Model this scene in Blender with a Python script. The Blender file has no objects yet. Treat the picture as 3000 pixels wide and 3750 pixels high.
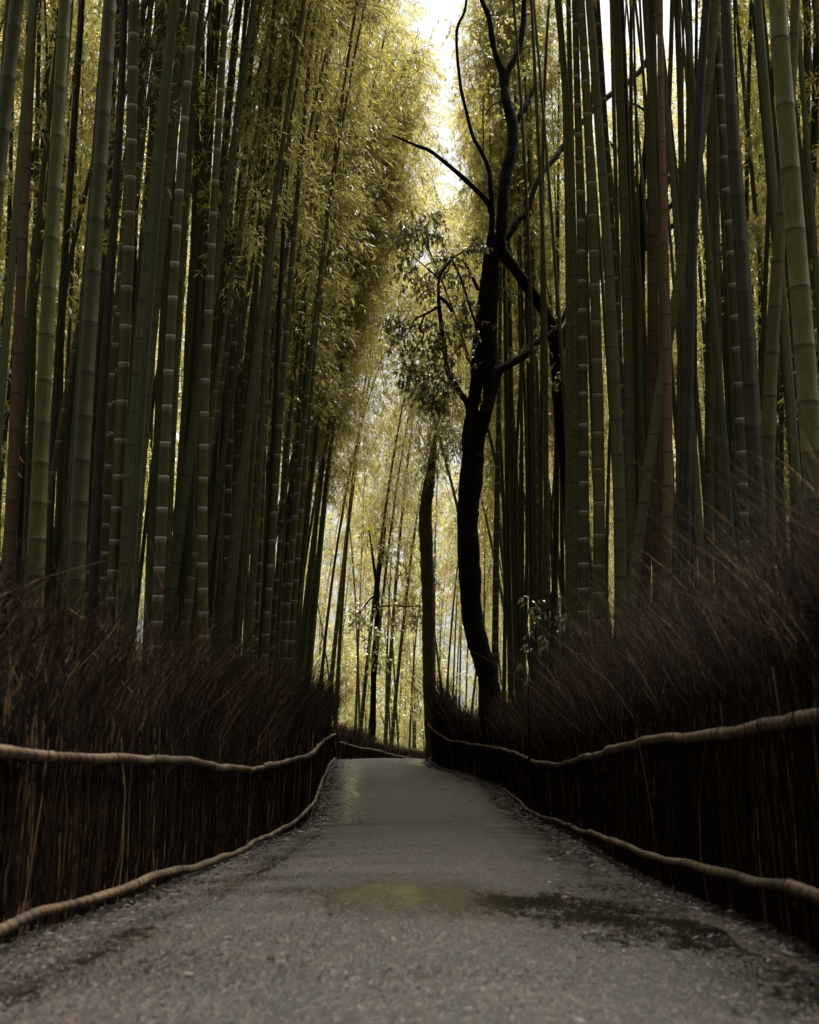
import bpy, math, random
import numpy as np
from mathutils import Vector, Matrix

random.seed(11)
RNG = np.random.default_rng(7)
SC = bpy.context.scene
COL = SC.collection
R = math.radians

# ------------------------------------------------------------------ camera
F = 4696.0            # focal length in photo pixels (3000 px wide)
PITCH = math.atan(873.0 / F)
CAMZ = 0.70
CP, SP_ = math.cos(PITCH), math.sin(PITCH)


def at(x, y, d):
    """point of the world at forward distance d seen at photo pixel (x, y)"""
    u = (x - 1500.0) / F
    v = (1875.0 - y) / F
    dy = CP - v * SP_
    dz = SP_ + v * CP
    k = d / dy
    return (u * k, d, CAMZ + dz * k)


# ------------------------------------------------------------------ object helpers
def tag(o, label=None, cat=None, group=None, kind=None):
    if label: o['label'] = label
    if cat: o['category'] = cat
    if group: o['group'] = group
    if kind: o['kind'] = kind
    return o


def empty(name, loc=(0, 0, 0)):
    o = bpy.data.objects.new(name, None)
    o.empty_display_size = 0.2
    o.location = loc
    COL.objects.link(o)
    return o


def mesh_np(name, verts, faces, mat, parent=None, attrs=None, smooth=False, world_parent=True):
    """verts (n,3); faces: (m,4) or (m,3) int array; attrs {name: per-vertex float array}"""
    me = bpy.data.meshes.new(name)
    verts = np.asarray(verts, dtype=np.float32)
    faces = np.asarray(faces, dtype=np.int32)
    n, m, k = len(verts), len(faces), faces.shape[1]
    me.vertices.add(n)
    me.vertices.foreach_set('co', verts.ravel())
    me.loops.add(m * k)
    me.loops.foreach_set('vertex_index', faces.ravel())
    me.polygons.add(m)
    me.polygons.foreach_set('loop_start', np.arange(0, m * k, k, dtype=np.int32))
    me.polygons.foreach_set('loop_total', np.full(m, k, dtype=np.int32))
    if smooth:
        me.polygons.foreach_set('use_smooth', np.ones(m, dtype=bool))
    me.update(calc_edges=True)
    if attrs:
        for an, av in attrs.items():
            a = me.attributes.new(an, 'FLOAT', 'POINT')
            a.data.foreach_set('value', np.asarray(av, dtype=np.float32))
    me.materials.append(mat)
    o = bpy.data.objects.new(name, me)
    COL.objects.link(o)
    if parent is not None:
        o.parent = parent
    return o


class MB:
    """collects tubes and quads with per-vertex attribute 'tone'"""
    def __init__(self):
        self.v = []; self.f = []; self.t = []; self.n = 0

    def add(self, v, f, tone=0.5):
        v = np.asarray(v, dtype=np.float64)
        self.v.append(v)
        self.f.append(np.asarray(f, dtype=np.int64) + self.n)
        self.t.append(np.full(len(v), tone) if np.isscalar(tone) else np.asarray(tone))
        self.n += len(v)

    def tube(self, pts, rad, sides=8, tone=0.5, cap=True):
        v, f = tube_np(pts, rad, sides)
        tt = tone if np.isscalar(tone) else np.repeat(np.asarray(tone), sides)
        self.add(v, f, tt)
        if cap and sides >= 4:
            k = len(pts)
            for ring in (0, k - 1):
                idx = np.arange(sides) + ring * sides
                if sides % 2 == 0:
                    fs = [[idx[0], idx[i], idx[i + 1], idx[i + 2]] for i in range(1, sides - 2, 2)]
                    self.f.append(np.asarray(fs) + self.n - len(v))

    def build(self, name, mat, parent=None, smooth=True):
        return mesh_np(name, np.concatenate(self.v), np.concatenate(self.f), mat, parent,
                       {'tone': np.concatenate(self.t)}, smooth)


def tube_np(pts, rad, sides):
    pts = np.asarray(pts, dtype=np.float64)
    k = len(pts)
    rad = np.full(k, rad) if np.isscalar(rad) else np.asarray(rad)
    tg = np.gradient(pts, axis=0)
    tg /= np.linalg.norm(tg, axis=1)[:, None] + 1e-12
    ref = np.array([0.31, 0.87, 0.12]) if abs(tg[:, 2]).mean() > 0.7 else np.array([0.05, 0.1, 1.0])
    a = np.cross(tg, ref); a /= np.linalg.norm(a, axis=1)[:, None] + 1e-12
    b = np.cross(tg, a)
    an = np.linspace(0, 2 * np.pi, sides, endpoint=False)
    v = pts[:, None, :] + rad[:, None, None] * (np.cos(an)[None, :, None] * a[:, None, :] + np.sin(an)[None, :, None] * b[:, None, :])
    v = v.reshape(-1, 3)
    i = np.arange(k - 1)[:, None] * sides
    j = np.arange(sides)[None, :]
    j2 = (j + 1) % sides
    f = np.stack([i + j, i + j2, i + sides + j2, i + sides + j], -1).reshape(-1, 4)
    return v, f


def smooth_pts(pts, n):
    """Catmull-Rom resample of a point list to n points (arrays of any width)"""
    p = np.asarray(pts, dtype=np.float64)
    if len(p) == 2:
        return p[0] + (p[1] - p[0]) * np.linspace(0, 1, n)[:, None]
    q = np.vstack([2 * p[0] - p[1], p, 2 * p[-1] - p[-2]])
    t = np.linspace(0, len(p) - 1 - 1e-6, n)
    i = t.astype(int); u = (t - i)[:, None]
    p0, p1, p2, p3 = q[i], q[i + 1], q[i + 2], q[i + 3]
    return 0.5 * (2 * p1 + (p2 - p0) * u + (2 * p0 - 5 * p1 + 4 * p2 - p3) * u ** 2 + (3 * p1 - p0 - 3 * p2 + p3) * u ** 3)


def unit(a):
    return a / (np.linalg.norm(a, axis=-1, keepdims=True) + 1e-12)


# ------------------------------------------------------------------ materials
def new_mat(name):
    m = bpy.data.materials.new(name)
    m.use_nodes = True
    nt = m.node_tree
    for n in list(nt.nodes):
        nt.nodes.remove(n)
    out = nt.nodes.new('ShaderNodeOutputMaterial')
    return m, nt, out


def N(nt, typ, **kw):
    n = nt.nodes.new(typ)
    for k, v in kw.items():
        if k in ('operation', 'blend_type', 'data_type', 'attribute_name', 'noise_dimensions', 'feature', 'distance', 'interpolation_type', 'clamp'):
            setattr(n, k, v)
        else:
            n.inputs[k].default_value = v
    return n


def ramp(nt, fac, stops):
    n = nt.nodes.new('ShaderNodeValToRGB')
    el = n.color_ramp.elements
    while len(el) > len(stops):
        el.remove(el[-1])
    while len(el) < len(stops):
        el.new(0.5)
    for e, (p, c) in zip(el, stops):
        e.position = p
        e.color = (c[0], c[1], c[2], 1) if not np.isscalar(c) else (c, c, c, 1)
    nt.links.new(fac, n.inputs['Fac'])
    return n


def mixc(nt, fac, a, b, mode='MIX'):
    n = nt.nodes.new('ShaderNodeMix')
    n.data_type = 'RGBA'; n.blend_type = mode
    L = nt.links.new
    for sock, val in ((n.inputs[0], fac), (n.inputs[6], a), (n.inputs[7], b)):
        if hasattr(val, 'is_linked'):
            L(val, sock)
        elif np.isscalar(val):
            sock.default_value = val
        else:
            sock.default_value = (val[0], val[1], val[2], 1)
    return n.outputs[2]


def math_(nt, op, a, b=0.0, c=0.0):
    n = nt.nodes.new('ShaderNodeMath'); n.operation = op
    for i, val in enumerate((a, b, c)):
        if hasattr(val, 'is_linked'):
            nt.links.new(val, n.inputs[i])
        else:
            n.inputs[i].default_value = val
    return n.outputs[0]


def culm_mat(name, c1, c2, ring_col, rough=0.48):
    m, nt, out = new_mat(name)
    L = nt.links.new
    tc = nt.nodes.new('ShaderNodeTexCoord')
    oi = nt.nodes.new('ShaderNodeObjectInfo')
    mp = nt.nodes.new('ShaderNodeMapping'); mp.inputs['Scale'].default_value = (1, 1, 0.12)
    L(tc.outputs['Object'], mp.inputs['Vector'])
    n1 = N(nt, 'ShaderNodeTexNoise', Scale=55.0, Detail=5.0, Roughness=0.65)
    L(mp.outputs[0], n1.inputs['Vector'])
    n2 = N(nt, 'ShaderNodeTexNoise', Scale=2.3, Detail=4.0, Roughness=0.6)
    L(tc.outputs['Object'], n2.inputs['Vector'])
    n3 = N(nt, 'ShaderNodeTexNoise', Scale=26.0, Detail=6.0, Roughness=0.75)
    L(tc.outputs['Object'], n3.inputs['Vector'])
    f = math_(nt, 'ADD', math_(nt, 'MULTIPLY', n1.outputs[0], 0.5), math_(nt, 'MULTIPLY', n2.outputs[0], 0.5))
    base = ramp(nt, f, [(0.36, c1), (0.64, c2)]).outputs[0]
    # grey lichen dust in blotches
    lich = ramp(nt, n3.outputs[0], [(0.58, 0), (0.78, 0.35)]).outputs[0]
    base = mixc(nt, lich, base, (0.060, 0.058, 0.034))
    val = math_(nt, 'MULTIPLY_ADD', oi.outputs['Random'], 0.7, 0.65)
    hv = nt.nodes.new('ShaderNodeHueSaturation')
    L(val, hv.inputs['Value'])
    L(math_(nt, 'MULTIPLY_ADD', oi.outputs['Random'], 0.022, 0.487), hv.inputs['Hue'])
    L(base, hv.inputs['Color'])
    base = hv.outputs[0]
    ab = N(nt, 'ShaderNodeAttribute', attribute_name='bloom')
    an = N(nt, 'ShaderNodeAttribute', attribute_name='node')
    blf = math_(nt, 'MULTIPLY', ab.outputs['Fac'], math_(nt, 'MULTIPLY_ADD', n3.outputs[0], 1.3, 0.35))
    blf = math_(nt, 'MINIMUM', blf, 1.0)
    base = mixc(nt, blf, base, ring_col)
    base = mixc(nt, an.outputs['Fac'], base, (0.012, 0.011, 0.008))
    b = nt.nodes.new('ShaderNodeBsdfPrincipled')
    L(base, b.inputs['Base Color'])
    rr = math_(nt, 'MULTIPLY_ADD', n1.outputs[0], 0.3, rough - 0.15)
    L(rr, b.inputs['Roughness'])
    b.inputs['Specular IOR Level'].default_value = 0.22
    bp = nt.nodes.new('ShaderNodeBump'); bp.inputs['Strength'].default_value = 0.25; bp.inputs['Distance'].default_value = 0.004
    L(n1.outputs[0], bp.inputs['Height']); L(bp.outputs[0], b.inputs['Normal'])
    L(b.outputs[0], out.inputs[0])
    return m


def leaf_mat(name, c_dark, c_light, c_old, trans_gain=1.9, rough=0.32, old=0.12):
    m, nt, out = new_mat(name)
    L = nt.links.new
    at_ = N(nt, 'ShaderNodeAttribute', attribute_name='tone')
    oi = nt.nodes.new('ShaderNodeObjectInfo')
    geo = nt.nodes.new('ShaderNodeNewGeometry')
    n1 = N(nt, 'ShaderNodeTexNoise', Scale=0.45, Detail=2.0)
    L(geo.outputs['Position'], n1.inputs['Vector'])
    f = math_(nt, 'ADD', math_(nt, 'MULTIPLY', at_.outputs['Fac'], 0.62), math_(nt, 'MULTIPLY', n1.outputs[0], 0.5))
    f = math_(nt, 'ADD', f, math_(nt, 'MULTIPLY_ADD', oi.outputs['Random'], 0.24, -0.22))
    col = ramp(nt, f, [(0.1, c_dark), (0.62, c_light), (1.0 - old, c_light), (1.0, c_old)]).outputs[0]
    d = nt.nodes.new('ShaderNodeBsdfDiffuse'); L(col, d.inputs[0])
    hs = nt.nodes.new('ShaderNodeHueSaturation'); hs.inputs['Value'].default_value = trans_gain; hs.inputs['Saturation'].default_value = 1.05
    L(col, hs.inputs['Color'])
    t = nt.nodes.new('ShaderNodeBsdfTranslucent'); L(hs.outputs[0], t.inputs[0])
    mx = nt.nodes.new('ShaderNodeMixShader'); mx.inputs[0].default_value = 0.62
    L(d.outputs[0], mx.inputs[1]); L(t.outputs[0], mx.inputs[2])
    g = nt.nodes.new('ShaderNodeBsdfGlossy'); g.inputs['Roughness'].default_value = rough
    g.inputs['Color'].default_value = (0.9, 0.92, 0.95, 1)
    mx2 = nt.nodes.new('ShaderNodeMixShader'); mx2.inputs[0].default_value = 0.15
    L(mx.outputs[0], mx2.inputs[1]); L(g.outputs[0], mx2.inputs[2])
    L(mx2.outputs[0], out.inputs[0])
    return m


def tone_mat(name, stops, rough=0.75, spec=0.25, noise=30.0, bump=0.3, zs=1.0):
    m, nt, out = new_mat(name)
    L = nt.links.new
    at_ = N(nt, 'ShaderNodeAttribute', attribute_name='tone')
    tc = nt.nodes.new('ShaderNodeTexCoord')
    mp = nt.nodes.new('ShaderNodeMapping'); mp.inputs['Scale'].default_value = (1, 1, zs)
    L(tc.outputs['Object'], mp.inputs['Vector'])
    n1 = N(nt, 'ShaderNodeTexNoise', Scale=noise, Detail=6.0, Roughness=0.7)
    L(mp.outputs[0], n1.inputs['Vector'])
    f = math_(nt, 'ADD', at_.outputs['Fac'], math_(nt, 'MULTIPLY_ADD', n1.outputs[0], 0.6, -0.3))
    col = ramp(nt, f, stops).outputs[0]
    b = nt.nodes.new('ShaderNodeBsdfPrincipled')
    L(col, b.inputs['Base Color'])
    b.inputs['Roughness'].default_value = rough
    b.inputs['Specular IOR Level'].default_value = spec
    bp = nt.nodes.new('ShaderNodeBump'); bp.inputs['Strength'].default_value = bump; bp.inputs['Distance'].default_value = 0.01
    L(n1.outputs[0], bp.inputs['Height']); L(bp.outputs[0], b.inputs['Normal'])
    L(b.outputs[0], out.inputs[0])
    return m


M = {}
WR = (0.46, 0.45, 0.37)
M['g'] = culm_mat('culm_green', (0.0406, 0.0420, 0.0112), (0.0756, 0.0770, 0.0238), WR)
M['b'] = culm_mat('culm_bluegreen', (0.034, 0.040, 0.014), (0.062, 0.069, 0.026), WR)
M['o'] = culm_mat('culm_olive', (0.0420, 0.0364, 0.0084), (0.0742, 0.0658, 0.0196), WR)
M['l'] = culm_mat('culm_light_green', (0.0560, 0.0574, 0.0182), (0.1008, 0.0980, 0.0378), WR)
M['k'] = culm_mat('culm_dark', (0.018, 0.016, 0.006), (0.034, 0.031, 0.012), WR)
M['t'] = culm_mat('culm_tan', (0.085, 0.050, 0.026), (0.150, 0.095, 0.053), (0.11, 0.075, 0.045), 0.55)
M['leaf'] = leaf_mat('bamboo_leaf', (0.120, 0.118, 0.030), (0.272, 0.240, 0.064), (0.38, 0.28, 0.085), 2.55)
M['broad'] = leaf_mat('broad_leaf', (0.035, 0.038, 0.010), (0.115, 0.108, 0.026), (0.24, 0.17, 0.05), 1.8, 0.28)
M['branch'] = tone_mat('bamboo_twig', [(0.0, (0.045, 0.04, 0.018)), (1.0, (0.10, 0.09, 0.045))])
M['bark'] = tone_mat('dark_bark', [(0.1, (0.005, 0.0042, 0.0035)), (0.55, (0.013, 0.011, 0.009)), (1.0, (0.050, 0.048, 0.044))], 0.85, 0.06, 14.0, 1.0, 0.4)
M['bark2'] = tone_mat('brown_bark', [(0.1, (0.050, 0.036, 0.020)), (0.55, (0.115, 0.085, 0.050)), (1.0, (0.20, 0.155, 0.10))], 0.8, 0.2, 12.0, 0.8, 0.4)
M['brush'] = tone_mat('brushwood', [(0.0, (0.0045, 0.0028, 0.0016)), (0.38, (0.019, 0.0105, 0.0050)), (0.64, (0.076, 0.039, 0.017)), (1.0, (0.30, 0.195, 0.098))], 0.8, 0.12, 8.0, 0.2, 0.2)
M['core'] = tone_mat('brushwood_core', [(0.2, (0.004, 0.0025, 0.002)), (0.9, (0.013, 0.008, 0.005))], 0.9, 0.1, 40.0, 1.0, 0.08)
M['rail'] = tone_mat('rail_bundle', [(0.0, (0.005, 0.0032, 0.0016)), (0.3, (0.034, 0.020, 0.008)), (0.6, (0.084, 0.052, 0.022)), (1.0, (0.16, 0.110, 0.058))], 0.6, 0.3, 30.0, 0.5)
M['tie'] = tone_mat('rope_tie', [(0.0, (0.008, 0.007, 0.006)), (1.0, (0.03, 0.025, 0.02))], 0.8)
M['litter'] = tone_mat('dead_leaf', [(0.0, (0.008, 0.005, 0.003)), (0.45, (0.040, 0.022, 0.011)), (1.0, (0.20, 0.125, 0.068))], 0.55, 0.4)

# ------------------------------------------------------------------ lie of the land
GD = np.array([-40, -8, 5, 10, 14, 17, 20, 24, 27.5, 29.5, 30.5, 33, 37, 41, 52, 70, 120, 400.])
GZ = np.array([0, 0, 0, -.08, -.15, -.12, .03, .22, .415, .475, .47, .28, .10, -.05, -.5, -1.1, -2.0, -6.])
FL = [  # left fence: photo x, base rail y, top rail y, distance
    (0, 3387, 2757, 4.77), (174, 3330, 2774, 5.4), (348, 3283, 2778, 5.96), (522, 3222, 2778, 6.8), (696, 3170, 2800, 8.1),
    (870, 3109, 2813, 10.2), (1043, 3022, 2791, 13.6), (1139, 2940, 2752, 15.8), (1165, 2874, 2722, 19.8), (1205, 2795, 2697, 27.0), (1222, 2778, 2688, 30.2)]
FR = [(3000, 3278, 2613, 4.52), (2891, 3252, 2643, 4.93), (2717, 3209, 2678, 5.67), (2543, 3165, 2704, 6.5), (2370, 3113, 2722, 7.7),
      (2230, 3070, 2752, 9.5), (2126, 3032, 2787, 12.2), (2048, 3009, 2800, 14.4), (1961, 2974, 2791, 16.8), (1909, 2935, 2761, 18.6),
      (1839, 2883, 2743, 21.6), (1717, 2839, 2722, 24.8), (1643, 2822, 2709, 26.2), (1578, 2778, 2652, 27.4)]
FF = [(1237, 2745, 2717, 33.0), (1297, 2762, 2735, 35.5), (1371, 2775, 2748, 39.0), (1453, 2795, 2769, 43.0), (1520, 2806, 2780, 48.0), (1590, 2812, 2788, 54.0)]


def fence_curves(tab, pre=None, post=None):
    base = [at(x, yb, d) for x, yb, yt, d in tab]
    top = [at(x, yt, d) for x, yb, yt, d in tab]
    if pre: base = pre[0] + base; top = pre[1] + top
    if post: base = base + post[0]; top = top + post[1]
    return np.array(base), np.array(top)


BL, TL = fence_curves(FL, ([(-1.62, -3, .06), (-1.6, 1.5, .06), (-1.56, 3.4, .055)], [(-1.62, -3, .70), (-1.6, 1.5, .70), (-1.56, 3.4, .69)]))
BR, TR = fence_curves(FR, ([(1.52, -3, .17), (1.5, 1.5, .17), (1.46, 3.2, .18)], [(1.52, -3, .82), (1.5, 1.5, .83), (1.46, 3.2, .835)]),
                      ([(1.1, 29.2, .56), (2.6, 30.6, .50), (4.6, 31.4, .45)], [(1.1, 29.2, 1.22), (2.6, 30.6, 1.15), (4.6, 31.4, 1.1)]))
BF, TF = fence_curves(FF)
TF = BF.copy(); TF[:, 2] = [at(x, yt, d)[2] for x, yb, yt, d in FF]
for i, (x, yb, yt, d) in enumerate(FF):
    BF[i, 2] = np.interp(d, GD, GZ) + .08


def edge_x(d, right):
    d = np.asarray(d, dtype=float)
    dl = np.concatenate([BL[:, 1], BF[:, 1]]); xl = np.concatenate([BL[:, 0], BF[:, 0]])
    left = np.interp(d, dl, xl)
    if not right:
        return left
    q = BR[:-3]
    r = np.interp(d, q[:, 1], q[:, 0])
    return np.where(d > 27.4, np.maximum(r, left + 2.15 + np.clip(d - 27.4, 0, 8) * .12), r)


def ground_z(x, d):
    x = np.asarray(x, dtype=float); d = np.asarray(d, dtype=float)
    z = np.interp(d, GD, GZ)
    l, r = edge_x(d, False), edge_x(d, True)
    c, hw = (l + r) / 2, (r - l) / 2
    q = np.abs(x - c) / hw
    crown = .05 * np.clip(1 - q ** 2, 0, 1)
    bank = .22 * np.clip((q - 1.25) / 1.2, 0, 1)
    return z + crown + bank


# soil sheet
dd = np.concatenate([np.arange(-12, 64, .5), [68, 74, 82, 95, 120, 170, 260, 400]])
xx = np.concatenate([[-300, -120, -60, -34, -22, -15, -11, -8], np.arange(-6, 6.01, .25), [8, 11, 15, 22, 34, 60, 120, 300]])
Xg, Dg = np.meshgrid(xx, dd)
Zg = ground_z(Xg, Dg) - .012
nd, nx = Xg.shape
vi = np.arange(nd * nx).reshape(nd, nx)
GF = np.stack([vi[:-1, :-1], vi[:-1, 1:], vi[1:, 1:], vi[1:, :-1]], -1).reshape(-1, 4)

m, nt, out = new_mat('grove_soil'); L = nt.links.new
tc = nt.nodes.new('ShaderNodeTexCoord')
n1 = N(nt, 'ShaderNodeTexNoise', Scale=14.0, Detail=8.0, Roughness=0.75); L(tc.outputs['Object'], n1.inputs['Vector'])
c = ramp(nt, n1.outputs[0], [(.3, (.016, .011, .007)), (.55, (.040, .028, .017)), (.75, (.10, .07, .042))]).outputs[0]
b = nt.nodes.new('ShaderNodeBsdfPrincipled'); L(c, b.inputs['Base Color']); b.inputs['Roughness'].default_value = .9
bp = nt.nodes.new('ShaderNodeBump'); bp.inputs['Distance'].default_value = .03; L(n1.outputs[0], bp.inputs['Height']); L(bp.outputs[0], b.inputs['Normal'])
L(b.outputs[0], out.inputs[0])
g = mesh_np('ground', np.stack([Xg, Dg, Zg], -1).reshape(-1, 3), GF, m, smooth=True)
tag(g, 'dark leaf-strewn soil under the bamboo on both sides of the path', 'ground', kind='structure')

# asphalt path
m, nt, out = new_mat('wet_asphalt'); L = nt.links.new
tc = nt.nodes.new('ShaderNodeTexCoord'); OBJ = tc.outputs['Object']
sep = nt.nodes.new('ShaderNodeSeparateXYZ'); L(OBJ, sep.inputs[0])
vor = N(nt, 'ShaderNodeTexVoronoi', Scale=75.0); L(OBJ, vor.inputs['Vector'])
nf = N(nt, 'ShaderNodeTexNoise', Scale=120.0, Detail=3.0, Roughness=.6); L(OBJ, nf.inputs['Vector'])
nm = N(nt, 'ShaderNodeTexNoise', Scale=9.0, Detail=6.0, Roughness=.7); L(OBJ, nm.inputs['Vector'])
nl = N(nt, 'ShaderNodeTexNoise', Scale=.8, Detail=5.0, Roughness=.6); L(OBJ, nl.inputs['Vector'])
stone = ramp(nt, vor.outputs['Color'], [(0.05, (.004, .0026, .0014)), (.40, (.0125, .0080, .0044)), (.75, (.025, .0168, .0096)), (1., (.078, .058, .038))]).outputs[0]
n5 = N(nt, 'ShaderNodeTexNoise', Scale=34.0, Detail=5.0, Roughness=.72); L(OBJ, n5.inputs['Vector'])
gr = ramp(nt, n5.outputs[0], [(.34, .30), (.48, .85), (.58, 1.25), (.70, 2.3)]).outputs[0]  # speckle multiplied into the colour; its bright end paints in glints off the stones
stone = mixc(nt, 1.0, stone, gr, 'MULTIPLY')
stone = mixc(nt, math_(nt, 'MULTIPLY', ramp(nt, nf.outputs[0], [(.35, 0), (.7, 1)]).outputs[0], .4), stone, (.014, .011, .008))
big = ramp(nt, math_(nt, 'ADD', math_(nt, 'MULTIPLY', nl.outputs[0], .7), math_(nt, 'MULTIPLY', nm.outputs[0], .3)), [(.35, .5), (.65, 1.25)]).outputs[0]
stone = mixc(nt, 1.0, stone, big, 'MULTIPLY')
# wetness: a pool across the near right, a runnel by each kerb rail, from vertex attributes 'wet'
wa = N(nt, 'ShaderNodeAttribute', attribute_name='wet')
wet = wa.outputs['Fac']
da = N(nt, 'ShaderNodeAttribute', attribute_name='damp')
damp = ramp(nt, math_(nt, 'ADD', da.outputs['Fac'], math_(nt, 'MULTIPLY_ADD', nm.outputs[0], .5, -.25)), [(.10, 0), (.7, 1)]).outputs[0]
ga = N(nt, 'ShaderNodeAttribute', attribute_name='grain')
gcol = ramp(nt, ga.outputs['Fac'], [(.10, .35), (.45, .80), (.62, 1.15), (.80, 1.8), (.95, 3.0)]).outputs[0]
stone = mixc(nt, 1.0, stone, gcol, 'MULTIPLY')
col = mixc(nt, math_(nt, 'MULTIPLY', damp, .55), stone, (.014, .010, .006))
col = mixc(nt, math_(nt, 'MULTIPLY', wet, .6), col, (.008, .0075, .006))
b = nt.nodes.new('ShaderNodeBsdfPrincipled'); L(col, b.inputs['Base Color'])
rg = math_(nt, 'MULTIPLY_ADD', damp, -.16, .52)
rg = math_(nt, 'MULTIPLY_ADD', wet, -.26, rg)
rg = math_(nt, 'ADD', rg, math_(nt, 'MULTIPLY_ADD', n5.outputs[0], -.3, .15))
L(rg, b.inputs['Roughness']); b.inputs['Specular IOR Level'].default_value = .20
bp = nt.nodes.new('ShaderNodeBump'); bp.inputs['Distance'].default_value = .005
L(math_(nt, 'MULTIPLY_ADD', wet, -.5, .6), bp.inputs['Strength'])
h = math_(nt, 'ADD', vor.outputs['Distance'], math_(nt, 'MULTIPLY', n5.outputs[0], 2.2))
L(h, bp.inputs['Height']); L(bp.outputs[0], b.inputs['Normal'])
L(b.outputs[0], out.inputs[0])
near = [3.2]
while near[-1] < 17: near.append(near[-1] + max(.009, .0024 * near[-1]))
pd = np.concatenate([np.arange(-11, 2, .5), np.arange(2, 3.2, .1), near, np.arange(near[-1] + .1, 32, .1), np.arange(32, 58, .5)])
pq = np.linspace(0, 1, 500)
l = edge_x(pd, False) + .10 + .05 * np.sin(pd * 2.3) + .03 * np.sin(pd * 7.1)
r = edge_x(pd, True) - .16 + .06 * np.sin(pd * 1.9 + 1) + .03 * np.sin(pd * 6.3)
Xp = l[:, None] + (r - l)[:, None] * pq[None, :]
Dp = np.repeat(pd[:, None], len(pq), 1)
Zp = ground_z(Xp, Dp)
# wet field
def blob(cx, cd, rx, rd, rot=0.):
    c_, s_ = math.cos(rot), math.sin(rot)
    a = (Xp - cx) * c_ + (Dp - cd) * s_; b_ = -(Xp - cx) * s_ + (Dp - cd) * c_
    return np.exp(-((a / rx) ** 2 + (b_ / rd) ** 2))
eL = Xp - edge_x(Dp, False); eR = edge_x(Dp, True) - Xp
wet = np.zeros_like(Xp)
for a in (blob(.0, 6.3, .50, .95) * 1.08, blob(.55, 5.95, .80, .66, -.45) * 1.2, blob(1.1, 5.0, .60, .62, -.9) * 1.0, blob(1.32, 4.2, .40, .7) * .9, blob(1.0, 6.6, .55, 1.5) * .56, blob(.85, 5.35, .75, .42, -.5) * 1.15, blob(-.9, 4.3, .5, .35) * .45, blob(.2, 4.0, .9, .25) * .35, blob(1.15, 3.6, .35, .7) * .6,
          blob(-.55, 6.6, .30, .35) * .5, blob(-.9, 7.4, .35, .22) * .62, blob(-1.0, 9.6, .28, .35) * .55, blob(-.85, 12.0, .3, .5) * .5,
          np.exp(-((eL - .42) / .13) ** 2) * (.62 + .15 * np.sin(Dp * 1.7)), np.exp(-((eL - .48) / .20) ** 2) * np.clip((Dp - 15) / 3, 0, 1) * .66 * np.clip((29 - Dp) / 2, 0, 1),
          np.exp(-((eR - .30) / .26) ** 2) * .60, blob(1.0, 9., .4, 1.2) * .4):
    wet = np.maximum(wet, a)
npd, npq = Xp.shape


def smooth2(a, k):
    for ax_ in (0, 1):
        a = sum(np.roll(a, q, ax_) for q in range(-k, k + 1)) / (2 * k + 1)
    return a / (a.std() + 1e-9)


fine = RNG.normal(0, 1, Xp.shape); med = smooth2(RNG.normal(0, 1, Xp.shape), 2); wide = smooth2(RNG.normal(0, 1, Xp.shape), 9)
relief = .80 * fine + .50 * med + .22 * wide
level = -2.9 + 4.2 * np.clip(wet + .10 * smooth2(RNG.normal(0, 1, Xp.shape), 16) * np.clip(wet * 3, 0, 1), 0, 1.22)
under = np.clip((level - relief) / .5, 0, 1)            # 1 where water stands over the stones
amp = .0028 * np.clip((Dp - 2.2) / 1.0, 0, 1) * np.clip((19 - Dp) / 4, .35, 1)
Zp = Zp + amp * np.maximum(relief, level)
grain = np.clip(.5 + .20 * fine + .14 * med + .10 * RNG.normal(0, 1, Xp.shape), 0, 1)
vi = np.arange(npd * npq).reshape(npd, npq)
PF = np.stack([vi[:-1, :-1], vi[:-1, 1:], vi[1:, 1:], vi[1:, :-1]], -1).reshape(-1, 4)
p = mesh_np('path', np.stack([Xp, Dp, Zp], -1).reshape(-1, 3), PF, m, attrs={'wet': under.ravel(), 'damp': np.clip(wet * 1.45, 0, 1).ravel(), 'grain': grain.ravel()}, smooth=True)
tag(p, 'damp grey-brown asphalt footpath with wet patches running to a low crest', 'path', kind='structure')


# ------------------------------------------------------------------ brushwood fences
def resample(P, Q, step):
    seg = np.linalg.norm(np.diff(P, axis=0), axis=1)
    s = np.concatenate([[0], np.cumsum(seg)])
    n = max(8, int(s[-1] / step))
    # smooth curve through the knots first
    fine = smooth_pts(np.hstack([P, Q]), len(P) * 40)
    seg = np.linalg.norm(np.diff(fine[:, :2], axis=0), axis=1)
    s = np.concatenate([[0], np.cumsum(seg)])
    t = np.linspace(0, s[-1], n)
    o = np.stack([np.interp(t, s, fine[:, k]) for k in range(6)], -1)
    return o[:, :3], o[:, 3:], t


TOPL = ([-200, 0, 200, 400, 600, 850, 1000, 1150, 1200, 1230], [2040, 2080, 2150, 2190, 2230, 2350, 2420, 2480, 2530, 2590])
TOPR = ([1570, 1600, 1640, 1690, 1750, 1850, 1980, 2100, 2200, 2300, 2450, 2600, 2700, 2850, 3000, 3300],
        [2450, 2490, 2560, 2600, 2590, 2560, 2480, 2400, 2270, 2190, 2150, 2050, 1960, 1800, 1690, 1560])
TOPF = ([1237, 1300, 1356, 1408, 1460, 1519, 1564, 1600], [2650, 2652, 2680, 2718, 2736, 2752, 2758, 2760])


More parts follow.
